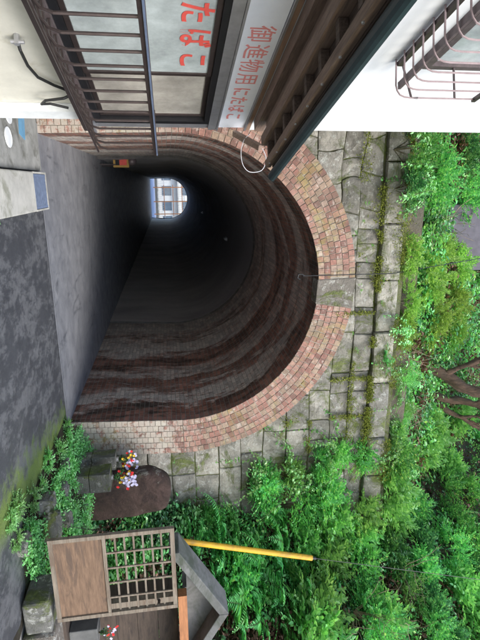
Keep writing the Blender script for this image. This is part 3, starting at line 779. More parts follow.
S(MB().bb(WT+.27, WT+.295, .5, 3.44, 3.95, 3.98), 'top_rail', 'bronze', gd)
S(MB().tube([(WT+.28, 3.42, 3.5), (WT+.28, 3.42, 3.45), (WT+.0, 3.45, 3.4)], .009, 6), 'side_bar', 'bronze2', gd)
S(MB().tube([(WT+.28, 3.42, 3.8), (WT+.0, 3.42, 3.8)], .009, 6), 'side_bar', 'bronze2', gd)
aw = S(MB().beam((WT+.33, -.5, 4.0), (WT+.33, 3.2, 4.0), .05, .04), 'pole_rest', 'black')

# lettering
def text_mesh(body, size, mat, parent, pos, name='lettering', sx=1.0, dz=0):
    cu = bpy.data.curves.new('t', 'FONT'); cu.body = body; cu.size = size; cu.extrude = .0006; cu.offset = size*(.02 if body in 'たばこに' else .003)
    o = bpy.data.objects.new('t', cu); COL.objects.link(o)
    dg = bpy.context.evaluated_depsgraph_get(); dg.update()
    me = bpy.data.meshes.new_from_object(o.evaluated_get(dg)); COL.objects.unlink(o); bpy.data.objects.remove(o)
    # text x -> shop +y?? wall seen from the right: reading direction is +y (away), up = z, normal = +x
    for vtx in me.vertices:
        x, y, z = vtx.co; x += .1*y*0
        vtx.co = (pos[0]+z, pos[1]+x*sx, pos[2]+y)
        vtx.co.x -= OS[0]; vtx.co.y -= OS[1]
    me.materials.clear(); me.materials.append(MAT[mat]); me.name = name
    ob = bpy.data.objects.new(name, me); COL.objects.link(ob); ob.parent = parent
    return ob
XW = -1.824; 
for ch, y in (('た', 2.9), ('ば', 3.18), ('こ', 3.47)): text_mesh(ch, .24, 'red', win, (XW, y-.01, 1.75), sx=.95)
for ch, y in (('御', 3.08), ('進', 3.3), ('物', 3.5), ('用', 3.71)): text_mesh(ch, .195, 'redpale', sg, (WT-.008, y, 2.2), sx=1.0)
for ch, y in (('に', 3.95), ('た', 4.12), ('ば', 4.29), ('こ', 4.47)): text_mesh(ch, .165, 'redpale', sg, (WT-.008, y, 2.2), sx=.95)

# hose + tap on the lower wall
def W(t, s, z): q = Tv*t+Sv*s; return Vector((q.x, q.y, z))
hp = W(-1.95, 4.1, .6)
t = thing('hose', 'black hose looping from a wall tap under the shop window sill', 'hose', hp)
hs = MB(); pts = [(-1.93, 3.55, .62), (-1.88, 3.62, .62), (-1.86, 3.8, .62), (-1.87, 4.0, .64), (-1.9, 4.2, .72), (-1.9, 4.3, .82)]
hs.tube([W(*q) for q in pts], .012, 8); hs.build('tube', MAT['pipe'], t, hp)
hs = MB(); pts = [(-1.9, 4.35, .84), (-1.86, 4.35, .76), (-1.85, 4.38, .6), (-1.87, 4.5, .54), (-1.9, 4.56, .6), (-1.88, 4.6, .75)]
hs.tube([W(*q) for q in pts], .012, 8); hs.build('tube', MAT['pipe'], t, hp)
tp = MB(); tp.tube([W(-1.95, 3.55, .62), W(-1.88, 3.55, .62)], .02, 8); tp.tube([W(-1.9, 3.55, .58), W(-1.9, 3.55, .67)], .014, 8); tp.build('tap', MAT['alu'], t, hp)
# white loop cable by the eave
lc = MB(); cp_ = [atY(u, v, 4.9) for u, v in ((134, 250), (140, 244), (152, 241), (165, 243), (172, 250), (170, 262), (158, 266), (146, 262), (142, 268), (138, 280))]
pts = []
for k in range(len(cp_)-1):
    p0, p1, p2, p3 = cp_[max(k-1, 0)], cp_[k], cp_[k+1], cp_[min(k+2, len(cp_)-1)]
    for q in range(5):
        t_ = q/5; pts.append(.5*((2*p1)+(p2-p0)*t_+(2*p0-5*p1+4*p2-p3)*t_*t_+(3*p1-p0-3*p2+p3)*t_**3))
pts.append(cp_[-1])
o = lc.tube(pts, .0035, 6).build('cable_loop', MAT['whitecable'], None, tuple(pts[-1])); tag(o, 'thin white cable loop hanging below the end of the dark eave', 'cable')

# concrete apron, raised block with grating, lids
ap = MB(); ap.bb(-2.6, -.16, 3.2, 6.66, -.02, .05); tag(ap.build('pavement', MAT['concrete'], bevel=.01), kind='structure')
t = thing('drain_box', 'pale concrete drain box with a blue-grey steel grating at the road edge', 'drain', (.08, 5.6, 0))
MB().bb(-.22, .22, -1.4, .32, 0, .13).build('box', MAT['concrete_light'], t, bevel=.015)
cb = MB().bb(-.22, -.2, .32, .9, 0, .13).bb(.2, .22, .32, .9, 0, .13).bb(-.2, .2, .88, .9, 0, .13); cb.build('rim', MAT['concrete_light'], t)
gr = MB()
for k in range(13): gr.bb(-.195, .195, .335+k*.042, .35+k*.042, .09, .128)
gr.bb(-.195, -.17, .32, .88, .085, .126).bb(.17, .195, .32, .88, .085, .126); gr.build('grating', MAT['grate'], t)
def lid(u, v, a, b, mat, label, n=24, rect=False):
    p = atZ(u, v, .05); mb = MB()
    if rect: mb.bb(-a, a, -b, b, 0, .008)
    else:
        mb.lathe([(1, 0), (1, .006), (.93, .009), (.9, .007)], n=n); mb.v = [(x*a, y*b, z) for x, y, z in mb.v]
    o = mb.build('meter_lid', MAT[mat], None); o.location = (p.x, p.y, .051); o.rotation_euler = (0, 0, -AL); return tag(o, label, 'lid')
lid(137, 8, .1, .11, 'lid_white', 'white round lid in the concrete beside the shop, farther from the wall')
lid(116, 8, .07, .1, 'lid_white', 'smaller white round lid in the concrete close to the shop wall')
lid(123, 21, .15, .1, 'lid_blue', 'blue rectangular meter lid in the concrete beside the shop', rect=True)

# ------------------------------------------------------------------ STONES AND SHRINE
def rockmesh(w, d, h, seed, n=14, rough=.12, pw=3):
    mb = MB(); P = []; m_ = n*2
    for j in range(n+1):
        ph = -PI/2+PI*j/n
        for i in range(m_+1):
            a = 2*PI*i/m_; c, s_ = math.cos(a), math.sin(a); cp_, sp_ = math.cos(ph), math.sin(ph)
            e = lambda q: math.copysign(abs(q)**(2/pw), q)
            x, y, z = e(cp_)*e(c), e(cp_)*e(s_), e(sp_)
            nn = 1+rough*noise.noise(Vector((c*cp_*1.5, s_*cp_*1.5, sp_*1.5+seed)))+rough*.4*noise.noise(Vector((c*cp_*5, s_*cp_*5, sp_*5+seed)))
            P.append((x*w/2*nn, y*d/2*nn, (z*nn+1)*h/2))
    mb.grid(P, m_+1, n+1); return mb
ys_ = 6.25
a, b = atY(474, 93, ys_), atY(518, 93, ys_); top = atY(500, 170, ys_)
cx = (a.x+b.x)/2+.02; w = b.x-a.x; zb = a.z-.06
t = MB(); P = []
# stele: slab with rounded top
ol = []
hh = top.z-zb+.03
for k in range(10): ol.append((-w/2*(1-.02*k/9), hh*.72*k/9))
for k in range(1, 16): an = PI-PI*k/16; ol.append((w/2*.98*math.cos(an), hh*.72+hh*.28*math.sin(an)))
for k in range(9, -1, -1): ol.append((w/2*(1+.03*k/9), hh*.72*k/9))
n = len(ol)
for j, (dy, scl) in enumerate(((-.13, .82), (-.12, .93), (-.07, .99), (.0, 1), (.09, .98), (.12, .9))):
    for x, z in ol:
        q = 1+.05*noise.noise(Vector((x*4, z*4, 2))); P.append((x*scl*q, dy+.07*noise.noise(Vector((x*3, z*3, 7)))+.02*noise.noise(Vector((x*9, z*9, 7))), (z-hh*.4)*scl*q+hh*.4 if z > .02 else z))
t.v = P
for j in range(5):
    for k in range(n-1): a_ = j*n+k; t.f.append((a_, a_+n, a_+n+1, a_+1))
ctr = len(t.v); t.v.append((0, -.15, hh*.45))
for k in range(n-1): t.f.append((ctr, k, k+1))
t.f.append((ctr, n-1, 0)); t.f.append(tuple(range(5*n, 6*n)))
o = t.build('stone_stele', MAT['stele'], None, smooth=True); o.location = (cx, ys_+.06, zb)
tag(o, 'reddish-brown upright memorial stone with rounded top and pale lichen beside the arch foot', 'memorial stone')
def flower_post(u0, u1, v0, v1, y, label, wide):
    a = atY(u0, v0, y); b = atY(u1, v1, y); w = b.x-a.x; z0 = a.z; z1_ = b.z; x = (a.x+b.x)/2
    gz = min(z0, bank(x, y))
    t = thing('flower_stand', label, 'flower stand', (x, y, gz-.02), 0, 'stone flower stands beside the memorial stone')
    base = z0-gz+.02
    MB().bb(-wide/2, wide/2, -wide/2, wide/2, 0, base+.1).build('base', MAT['rock'], t, bevel=.012)
    MB().bb(-w/2, w/2, -w/2, w/2, base+.103, z1_-gz+.02).build('post', MAT['rock'], t, bevel=.01)
    MB().lathe([(.035, 0), (.035, .03), (.028, .03), (.025, .01)], (0, 0, z1_-gz+.021), 14).build('vase_rim', MAT['alu'], t)
    return (x, y, z1_)
fp1 = flower_post(455, 466, 85, 117, 6.4, 'narrow square stone flower stand against the wall, behind the other stand', .2)
fp2 = flower_post(471, 486, 82, 112, 6.0, 'wider square stone flower stand nearest the memorial stone', .27)
def bouquet(loc, label, cols, n=26, s=1.0):
    s *= .8; t = thing('bouquet', label, 'flowers', loc, 0, 'offering flowers')
    mats = {}
    for k in range(n):
        cn = cols[k % len(cols)]; mb = mats.setdefault(cn, MB())
        ci = cols.index(cn)
        q = Vector((random.gauss(.02, .07), random.uniform(-.1, .06), .08+random.uniform(0, .24)+.05*(ci == 0)))*s
        if cn == 'petal_white': q.x += .04*s; 
        for p in range(7):
            a = 2*PI*p/7+k; tp = Vector((math.cos(a)*.026, -.012+.014*random.random(), math.sin(a)*.026))*s
            b = len(mb.v); sd = Vector((-math.sin(a), 0, math.cos(a)))*.014*s
            mb.v += [tuple(q), tuple(q+tp*.6+sd), tuple(q+tp), tuple(q+tp*.6-sd)]; mb.f.append((b, b+1, b+2, b+3))
        b = len(mb.v)
        mb.lathe([(.004*s, -.004*s), (.006*s, 0), (.003*s, .004*s)], tuple(q), 6)
    nm = {'petal_red': 'red_blossoms', 'petal_white': 'white_blossoms', 'petal_yellow': 'yellow_blossoms'}
    for k, mb in mats.items(): mb.build(nm[k], MAT[k], t)
    LV = Leaves()
    for k in range(22):
        sprig(LV, np.array([0, 0, 0.01]), [random.uniform(-.8, .8), random.uniform(-.5, .2), 1], .24*s, 8, .05*s, .02*s)
    LV.mesh('leaves', LM['dark'], t)
    sm_ = MB()
    for k in range(8): sm_.tube([(0, 0, -.02), (random.uniform(-.08, .1)*s, random.uniform(-.05, .03), .2*s)], .003, 4)
    sm_.build('stalks', MAT['stem'], t); return t
bouquet((fp1[0], fp1[1], fp1[2]+.02), 'white and red offering flowers in the stand nearer the brick arch', ['petal_white', 'petal_red', 'petal_white', 'petal_white', 'petal_yellow'], 55)
bouquet((fp2[0], fp2[1], fp2[2]+.02), 'red, yellow and lilac-white flowers in front of the memorial stone', ['petal_white', 'petal_red', 'petal_yellow', 'petal_white', 'petal_white', 'petal_white'], 60, 1.1)

# shrine
SY = 4.3
d0, d1 = atY(541, 50, 4.05), atY(606, 178, 4.05)
zb_ = atY(560, 50, 4.05).z; zt_ = atY(570, 176, 4.05).z
xl = atY(606, 110, SY).x+.0; fl_z = zb_-.02
shr = thing('wooden_shrine', 'small wayside shrine of brown boards under a grey concrete gable with its lattice door open', 'shrine', (xl, SY, fl_z-.02))
OSH = (xl, SY, fl_z-.02)
def H(mb, name, mat, parent=None, **k): return mb.build(name, MAT[mat], parent or shr, OSH, **k)
xr = xl+1.35; zt = atY(600, 178, SY).z
H(MB().bb(xl-.04, xr+.04, SY-.02, SY+.33, fl_z-.02, fl_z+.02), 'floor', 'board')
for k in range(5):
    z = fl_z+.023+k*(zt-fl_z-.03)/5; dz = (zt-fl_z-.03)/5
    H(MB().bb(xl+.045, xr-.045, SY+.27, SY+.3+.004*(k % 2), z, z+dz-.004), 'back_board', 'board')
for nm, x in (('side_wall', xl), ('side_wall', xr)):
    H(MB().bb(x-.02, x+.02, SY+.06, SY+.27, fl_z+.022, zt), nm, 'board')
H(MB().bb(xl-.035, xl+.035, SY-.01, SY+.055, fl_z+.022, zt), 'corner_post', 'door_wood')
H(MB().bb(xr-.035, xr+.035, SY-.01, SY+.055, fl_z+.022, zt), 'corner_post', 'door_wood')
lz = atY(600, 187, SY).z
H(MB().bb(atY(592, 182, SY).x, xr+.1, SY-.06, SY+.05, zt+.003, lz), 'lintel', 'orange_wood')
# concrete gable roof
RY0, RY1 = SY-.02, SY+.2
e = atY(553, 179, RY0-.1); apx = atY(614, 229, RY0-.1)
e = Vector((e.x, 0, e.z)); apx = Vector((apx.x, 0, apx.z)); e2 = Vector((2*apx.x-e.x, 0, e.z))
th = .085
for (p0, p1) in ((e, apx), (apx, e2)):
    d = (p1-p0).normalized(); nn = Vector((d.z, 0, -d.x)); 
    H(MB().prism([(p0.x, p0.z), (p1.x, p1.z), (p1.x, p1.z-th*1.25), (p0.x+(0 if p0 is e else 0), p0.z-th*1.25)], RY0-.1, RY1), 'roof_slab', 'roof_concrete', bevel=.008)
H(MB().prism([(e.x+.15, zt+.1), (e2.x-.15, zt+.1), (apx.x, apx.z-th*1.25-.002)], RY0+.1, RY0+.16), 'gable_panel', 'roof_concrete')
H(MB().bb(xl-.06, xr+.06, RY0+.09, SY+.3, zt+.054, zt+.1), 'tie_beam', 'roof_concrete')
# door (swung open to the left)
door = H(MB().bb(d0.x+.03, d1.x-.03, 4.045, 4.06, zb_+.035, zb_+(zt_-zb_)*.42), 'door', 'door_panel')
x0, x1 = d0.x-.015, d1.x; z0, z1 = zb_, zt_; zm = z0+(z1-z0)*.43; fw = .042
fm = MB().bb(x0, x0+fw, 4.03, 4.07, z0, z1).bb(x1-fw, x1, 4.03, 4.07, z0, z1).bb(x0+fw, x1-fw, 4.032, 4.068, z0, z0+fw).bb(x0+fw, x1-fw, 4.032, 4.068, z1-fw, z1).bb(x0+fw, x1-fw, 4.032, 4.068, zm-.015, zm+.015)
H(fm, 'frame', 'door_wood', door)
lt = MB()
for k in range(1, 5): x = x0+fw+(x1-x0-2*fw)*k/5; lt.bb(x-.009, x+.009, 4.037, 4.049, zm+.015, z1-fw)
for k in range(1, 7): z = zm+.015+(z1-fw-zm-.015)*k/7; lt.bb(x0+fw, x1-fw, 4.0495, 4.061, z-.009, z+.009)
H(lt, 'lattice', 'door_wood', door)
for z in (z0+.2, z1-.2): H(MB().tube([(x1+.008, 4.07, z-.04), (x1+.008, 4.07, z+.04)], .012, 8), 'hinge', 'bronze', door)
H(MB().beam((x1+.01, 4.07, z1-.2), (xl, SY, z1-.2), .01, .03), 'hinge_arm', 'bronze', door)
H(MB().beam((x1+.01, 4.07, z0+.2), (xl, SY, z0+.2), .01, .03), 'hinge_arm', 'bronze', door)
# plinth stones under the shrine
def block(name, x0, x1, y0, y1, z0, z1, mat, label, cat, group=None):
    mb = MB(); nx_, nz_ = 6, 5
    w, d, h = x1-x0, y1-y0, z1-z0
    mb = rockmesh(w*1.04, d*1.04, h*1.02, random.random()*30, 12, .05, 9)
    o = mb.build(name, MAT[mat], None, smooth=False); o.location = ((x0+x1)/2, (y0+y1)/2, z0); return tag(o, label, cat, group)
pz = fl_z-.02
block('plinth_stone', xl-.02, xl+.62, SY-.3, SY+.15, -.02, pz, 'plinth', 'brownish flat stone slab carrying the front of the shrine', 'stone', 'shrine plinth stones')
block('plinth_stone', xl+.62, xl+1.4, SY-.25, SY+.8, -.02, pz, 'plinth', 'wide plinth stone under the far right end of the shrine', 'stone', 'shrine plinth stones')
block('plinth_stone', xl-.42, xl-.03, SY-.28, SY+.1, .02, pz-.02, 'rock', 'grey mossy square stone under the open lattice door', 'stone', 'shrine plinth stones')
# offerings inside
gx = atY(634, 50, SY+.13).x
o = MB().bb(-.12, .12, -.1, .1, 0, .3).build('offering_box', MAT['roof_concrete'], None, bevel=.01); o.location = (gx+.04, SY+.14, fl_z+.021)
tag(o, 'grey stone offering block inside the shrine', 'stone block')
bouquet((gx+.03, SY+.1, fl_z+.322), 'red and white flowers on the offering block inside the shrine', ['petal_red', 'petal_white'], 24, .7)

# loose rocks along the verge
for k, (u, v, s_, lab) in enumerate([(468, 62, .22, 'small pale rock among weeds at the foot of the flower stands'), (505, 42, .3, 'flat grey rock in the weeds below the memorial stone'),
        (528, 45, .36, 'large grey wedge of rock left of the lattice door'), (520, 62, .26, 'grey rock half hidden by ivy behind the verge'), (545, 20, .22, 'grey stone at the mossy road edge near the shrine'),
        (492, 60, .24, 'brown-grey rock under the memorial stone')]):
    p = surf_hit(u, v); mb = rockmesh(s_, s_*.8, s_*.55, k*3.3, 10, .3, 3.5)
    o = mb.build('rock', MAT['rock'], None); o.location = (p.x, p.y, bank(p.x, p.y)-s_*.14); o.rotation_euler = (0, 0, k*1.3); tag(o, lab, 'rock', 'loose rocks on the verge')
# stone base slab the stele stands on
o = rockmesh(1.0, .55, .3, 4.2, 14, .15, 5).build('base_slab', MAT['rock'], None); o.location = (cx-.12, 6.2, zb-.3); tag(o, 'rough grey slab carrying the memorial stone and flower stands', 'stone slab')

# guy wire
A, B = atY(541, 180, 5.0), atY(558, 312, 5.0); dd = (B-A)
gb = A-dd*((A.z-bank(A.x-.3, 5.0)+.05)/dd.z)
t = thing('guy_wire', 'steel guy wire in a yellow plastic guard rising out of the ferns behind the shrine', 'guy wire', gb)
MB().tube([gb, A, B, B+dd*4.2], .004, 6).build('wire', MAT['pipe'], t, tuple(gb))
MB().tube([A-dd*.02, A+dd*.33, A+dd*.66, B], .034, 12).build('yellow_guard', MAT['yellow'], t, tuple(gb))
MB().tube([B, B+dd*.03], .02, 8).build('clamp', MAT['pipe'], t, tuple(gb))
# anchor pole that holds its upper end, beyond the frame
# overhead wire in front of keystone
wa, wb = atY(276, 303, 6.75), atY(271, 478, 6.75); d_ = wb-wa
t = thing('hanging_wire', 'thin dark wire with a small hook hanging past the keystone', 'wire', wa)
MB().tube([wa, wa+d_*.5, wb+d_*.5+Vector((0, 1.5, 0))], .007, 6).build('strand', MAT['pipe'], t, tuple(wa))
MB().tube([wa+Vector((0, 0, .03)), wa+Vector((-.03, 0, -.02)), wa+Vector((-.02, 0, -.07)), wa+Vector((.03, 0, -.08)), wa+Vector((.05, 0, -.04))], .009, 6).build('hook', MAT['pipe'], t, tuple(wa))

# ------------------------------------------------------------------ house roof above
hp_ = CAM+ray(238, 476)*9.6
t = thing('hilltop_house', 'grey-purple house wall with lapped siding showing through the hillside foliage', 'house', (hp_.x, hp_.y, hp_.z-1.2))
sd_ = MB()
for k in range(22): sd_.box((0, .02, .05+k*.09), (1.3, .02, .085), M=Matrix.Rotation(.18, 3, 'X'))
sd_.build('siding', MAT['tile'], t)
MB().bb(-.65, .65, .035, 1.6, 0, 2.0).build('wall', MAT['tile'], t)
MB().prism([(-.85, 2.003), (.85, 2.003), (0, 2.5)], -.2, 1.7).build('roof', MAT['tile'], t)

# ------------------------------------------------------------------ VEGETATION
# ground-cover stuff on bank and hillside
def cover():
    LV = {k: Leaves() for k in ('mid', 'dark', 'bright', 'dead')}
    def scatter(n, fx, lo, hi, kinds, sz=.055):
        for _ in range(n):
            x, y = fx(); z = bank(x, y) if y < YP else hill(x, y)
            dn = noise.noise(Vector((x*1.1, y*1.1, z*.8))); kk = kinds[int((dn*.9+.5)*len(kinds)) % len(kinds)]
            m_ = random.randint(7, 12); h = random.uniform(lo, hi)*(1+dn)
            P = np.array([x, y, z])+rs.normal(0, 1, (m_, 3))*np.array([.08, .08, .04])+np.array([0, 0, max(.02, h)])
            D = rs.normal(0, 1, (m_, 3)); D[:, 2] = D[:, 2]*.3-.1
            N = rs.normal(0, .5, (m_, 3))+np.array([-.2, -.7, .8])
            L = sz*rs.uniform(.7, 1.7, m_); LV[kk].add(P, D, N, L, L*.55)
    scatter(9000, lambda: (lambda y: (4.5+(6.9-y)*.66+random.random()**1.5*4.5, y))(random.uniform(4.9, 6.85)), .02, .3, ['mid', 'dark', 'dead', 'mid', 'bright', 'dark'])
    scatter(8000, lambda: (random.uniform(-3, 9.5), 7.5+random.random()**1.4*6), .02, .4, ['dark', 'mid', 'dead', 'dark', 'mid', 'bright'], .065)
    for k, nm in (('mid', 'mid'), ('dark', 'dark'), ('bright', 'bright'), ('dead', 'dead')):
        o = LV[k].mesh({'mid': 'undergrowth', 'dark': 'ivy', 'bright': 'low_herbs', 'dead': 'leaf_litter'}[k], LM[k])
        tag(o, {'mid': 'mid green undergrowth covering the bank and hillside', 'dark': 'dark ivy mats between the shrubs on the slope', 'bright': 'fresh green low herbs on the slope', 'dead': 'brown dead leaves caught between the plants on the slope'}[k],
            {'mid': 'undergrowth', 'dark': 'ivy', 'bright': 'herbs', 'dead': 'leaf litter'}[k], kind='stuff')
cover()
GS = 'shrubs on the slope above and beside the tunnel'
protos = {
 'camellia': shrub_proto('dark', 'x', (.6, .5, .55), 220, 12, .1, .055, .34),
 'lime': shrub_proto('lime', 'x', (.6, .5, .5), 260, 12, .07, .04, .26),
 'mid': shrub_proto('mid', 'x', (.6, .5, .55), 220, 11, .105, .06, .38),
 'small': shrub_proto('mid', 'x', (.65, .5, .65), 300, 13, .062, .042, .32),
 'broad': shrub_proto('bright', 'x', (.5, .45, .6), 130, 11, .15, .075, .46),
 'wispy': shrub_proto('bright', 'x', (.5, .5, .55), 150, 16, .09, .024, .42, fill=.1),
}
used = set()
def put(kind, u, v, s, label, group=GS, lift=0.0, dirn=None):
    p = surf_hit(u, max(v-14*s, vbase(min(max(u, 131), 639))-6)); k = protos[kind]
    rz = random.uniform(0, 6.28); loc = (p.x, p.y-.1, p.z+lift-.12*s)
    if kind not in used:
        used.add(kind); k.location = loc; k.rotation_euler = (0, 0, rz); k.scale = (s,)*3; k['label'] = label; k['group'] = group; return k
    return dup(k, loc, rz, s, label, group)
ORD = ['first', 'second', 'third', 'fourth', 'fifth', 'sixth', 'seventh', 'eighth', 'ninth', 'tenth', 'eleventh', 'twelfth', 'thirteenth', 'fourteenth']
DESC = {'camellia': 'dark glossy-leaved shrub', 'lime': 'yellow-green fine-leaved shrub', 'mid': 'mid-green bushy shrub', 'small': 'dense small-leaved green shrub', 'broad': 'pale broad-leaved shrub', 'wispy': 'feathery narrow-leaved bright shrub'}
def vbase(u):
    pts_ = [(130, 404), (430, 396), (455, 325), (480, 262), (505, 212), (540, 196), (585, 215), (640, 245)]
    for (a, va), (b, vb) in zip(pts_, pts_[1:]):
        if a <= u <= b: return va+(vb-va)*(u-a)/(b-a)
    return 404
rg = random.Random(5)
col_i = 0
for ci in range(14):
    u0 = 148+ci*37
    vb = vbase(min(u0, 639)); row = 0
    v = vb+(0 if 235 < u0 < 345 else 2 if 345 < u0 < 440 else 2)
    while v < 500:
        u = u0+rg.uniform(-9, 9)+(18 if row % 2 else 0); vv = v+rg.uniform(-6, 6)
        row += 1; v += 30
        if 196 < u < 243 and 398 < vv < 440: continue
        if 220 < u < 250 and vv > 462: continue
        if 568 < u < 650 and 312 < vv < 345: continue
        if 335 < u < 400 and vv > 425: continue
        if u > 648: continue
        q = rg.random()
        if u > 515 and vv < 305 and q > .3: continue
        q = rg.random()
        if u < 215: kind = 'camellia' if q < .75 else 'small'
        elif 235 < u < 345: kind = 'lime' if (vv < 470 and q < .85) else 'mid'  # sun patches over the arch are painted by this zone's paler leaves
        elif 345 <= u < 410 and vv < 430: kind = 'wispy' if q < .6 else 'mid'
        elif 455 < u < 545 and 300 < vv < 365: kind = 'broad' if q < .7 else 'mid'
        elif u > 585 and 380 < vv < 425: kind = 'wispy'
        else: kind = 'camellia' if q < .2 else 'mid' if q < .5 else 'small' if q < .66 else 'broad'
        size = {'camellia': .62, 'lime': .72, 'mid': .66, 'small': .7, 'broad': .72, 'wispy': .62}[kind]*rg.uniform(.95, 1.35)
        if vv < vb+20: size *= .8
        where = 'above the coping' if u0 < 440 else 'on the steep bank'
        if u0 < 440: lab = '%s, %s tier %s, %s column from the shop' % (DESC[kind], ORD[row-1], where, ORD[ci])
        else: lab = '%s, %s tier up the bank, %s column past the arch' % (DESC[kind], ORD[row-1], ORD[ci-8])
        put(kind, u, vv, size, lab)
for kind, u, vv, size, lab in [('broad', 478, 232, .42, 'pale broad-leaved sprig on the wall above the memorial stone'), ('broad', 470, 268, .5, 'pale broad-leaved shrub leaning over the wall at mid height'),
        ('mid', 484, 205, .36, 'small mid-green shrub at the foot of the wall behind the memorial stone'), ('mid', 458, 298, .45, 'mid-green shrub rooted in the wall joints past the arch haunch'),
        ('broad', 452, 330, .5, 'pale broad-leaved shrub hanging in front of the upper wall courses'), ('wispy', 418, 378, .42, 'feathery tuft drooping over the coping past the gnarled trunk'),
        ('broad', 432, 362, .45, 'pale broad-leaved shrub drooping from the end of the coping')]:
    put(kind, u, vv, size, lab)
for k in protos:
    if k not in used: print('unused', k)
# ferns
fp = [fern_proto('x', 13, .75), fern_proto('x', 11, .95)]
GF = 'ferns on the bank'
FL = [(520, 235, .8, 'fern left of the yellow guard near its lower half'), (560, 215, .9, 'bright fern under the yellow guard'), (545, 255, .85, 'fern behind the middle of the yellow guard'),
 (585, 245, .9, 'fern just above the left slope of the shrine roof'), (615, 262, 1.0, 'large fern above the shrine roof peak'), (600, 300, .9, 'fern right of the top of the yellow guard'),
 (635, 290, .9, 'fern at the frame edge above the shrine'), (570, 280, .8, 'fern between the yellow guard and the shrine roof'), (525, 205, .6, 'small fern just above the memorial stone'),
 (545, 195, .7, 'fern over the top rail of the lattice door'), (355, 385, .5, 'small fern on the coping above the arch'), (385, 398, .55, 'fern on the wall top right of the arch crown'),
 (628, 325, .8, 'fern in the dark hollow at the frame edge'), (500, 320, .6, 'fern below the pale broad-leaved shrubs'), (640, 245, .8, 'fern right beside the shrine gable'), (535, 222, 1.0, 'tall fern crossing the lower half of the yellow guard'), (555, 235, 1.0, 'bright fern arching over the shrine gable edge'),
 (575, 262, 1.1, 'tall bright fern midway up between guard and gable'), (530, 285, .9, 'fern on the arch side of the yellow guard top'), (608, 240, 1.0, 'fern resting on the shrine gable peak'), (590, 222, .8, 'fern hugging the back of the shrine gable'), (548, 282, 1.0, 'fern just beneath the top end of the yellow guard'), (622, 300, 1.0, 'fern at the lip of the dark hollow')]
for i, (u, v, s_, lab) in enumerate(FL):
    p = surf_hit(u, v-10*s_); loc = (p.x, p.y-.06, p.z-.02); rz = i*1.7
    if i < 2: fp[i].location = loc; fp[i].rotation_euler = (0, 0, rz); fp[i].scale = (s_,)*3; fp[i]['label'] = lab; fp[i]['group'] = GF
    else: dup(fp[i % 2], loc, rz, s_, lab, GF)
# trailing vines over the coping
hv = hang_proto('x', 'bright')
VL = [(150, 402, .8, 'vine with pale leaves hanging over the coping beside the shop wall'), (180, 405, .9, 'vine trailing over the coping left of the keystone'), (440, 372, .8, 'vine trailing over the right end of the coping'),
      (455, 330, .9, 'vine hanging in front of the wall at the arch shoulder'), (480, 255, .8, 'vine hanging beside the bank left of the ferns'), (470, 290, 1.0, 'long vine over the wall just short of the ferns'),
      (400, 374, .7, 'short vine on the coping past the keystone'), (345, 378, .7, 'short vine on the coping between keystone and gnarled trunk')]
for i, (u, v, s_, lab) in enumerate(VL):
    p = atY(u, v, 6.72 if v > 350 else 6.6)
    loc = tuple(p)
    if v > 350: loc = (p.x, 6.95, 5.29)
    if i == 0: hv.location = loc; hv.scale = (s_,)*3; hv['label'] = lab; hv['group'] = 'trailing vines on the wall'
    else: dup(hv, loc, i*.9, s_, lab, 'trailing vines on the wall')
# weeds on the verge
wp = shrub_proto('bright', 'x', (.24, .24, .11), 80, 9, .05, .03, .13, name='weed_clump')
wp['category'] = 'weed'
GW = 'weed clumps along the road edge'
i = 0
WL = [(440, 66, 1.0, 'bright weed clump at the foot of the brick arch jamb'), (452, 58, 1.1, 'bright weed clump between the arch jamb and the flower stands'), (462, 46, 1.0, 'weed clump at the road edge below the flower stands'),
 (478, 58, .8, 'weed clump in front of the wider flower stand'), (500, 30, 1.0, 'weed clump at the road edge below the memorial stone'), (515, 52, .8, 'weed clump between the rocks below the memorial stone'),
 (530, 26, .9, 'weed clump at the foot of the large wedge rock'), (548, 34, .8, 'weed clump left of the stone under the lattice door'), (535, 75, .9, 'weed clump beside the left stile of the lattice door'), (528, 100, 1.0, 'tall weed clump right of the memorial stone base'),
 (560, 110, 1.2, 'weed clump seen through the lattice, left one'), (580, 130, 1.3, 'weed clump seen through the lattice, upper right one'), (530, 140, 1.2, 'weed clump right of the memorial stone shoulder'), (555, 145, 1.3, 'weed clump behind the upper lattice'),
 (520, 8, .8, 'weed clump on the mossy road edge nearest the camera'), (488, 40, .8, 'weed clump on the verge between road and rocks'), (560, 60, 1.2, 'weed clump behind the solid door panel'), (426, 78, .6, 'small weed sprouting against the brick jamb'),
 (470, 70, 1.0, 'weed clump at the foot of the wider flower stand'), (485, 76, .7, 'weed clump at the bottom corner of the memorial stone'), (510, 72, 1.0, 'weed clump below the far bottom corner of the memorial stone'), (428, 66, .9, 'weed clump nearest the tunnel floor edge'), (508, 14, 1.0, 'weed clump spreading over the mossy asphalt edge'), (540, 14, .8, 'weed clump beside the grey stone at the road edge'),
 (205, 4, .35, 'tiny green weed at the edge of the drain box')]
for u, v, s_, lab in WL:
    p = surf_hit(u, v); z = bank(p.x, p.y) if p.x > 3.15 else .0
    if u == 205: p = Vector((.33, 4.9, 0)); z = 0
    if i == 0: wp.location = (p.x, p.y, z-.01); wp.scale = (s_*.62,)*3; wp['label'] = lab; wp['group'] = GW
    else: dup(wp, (p.x, p.y, z-.01), i*1.3, s_*.62, lab, GW)
    i += 1
LV = Leaves()
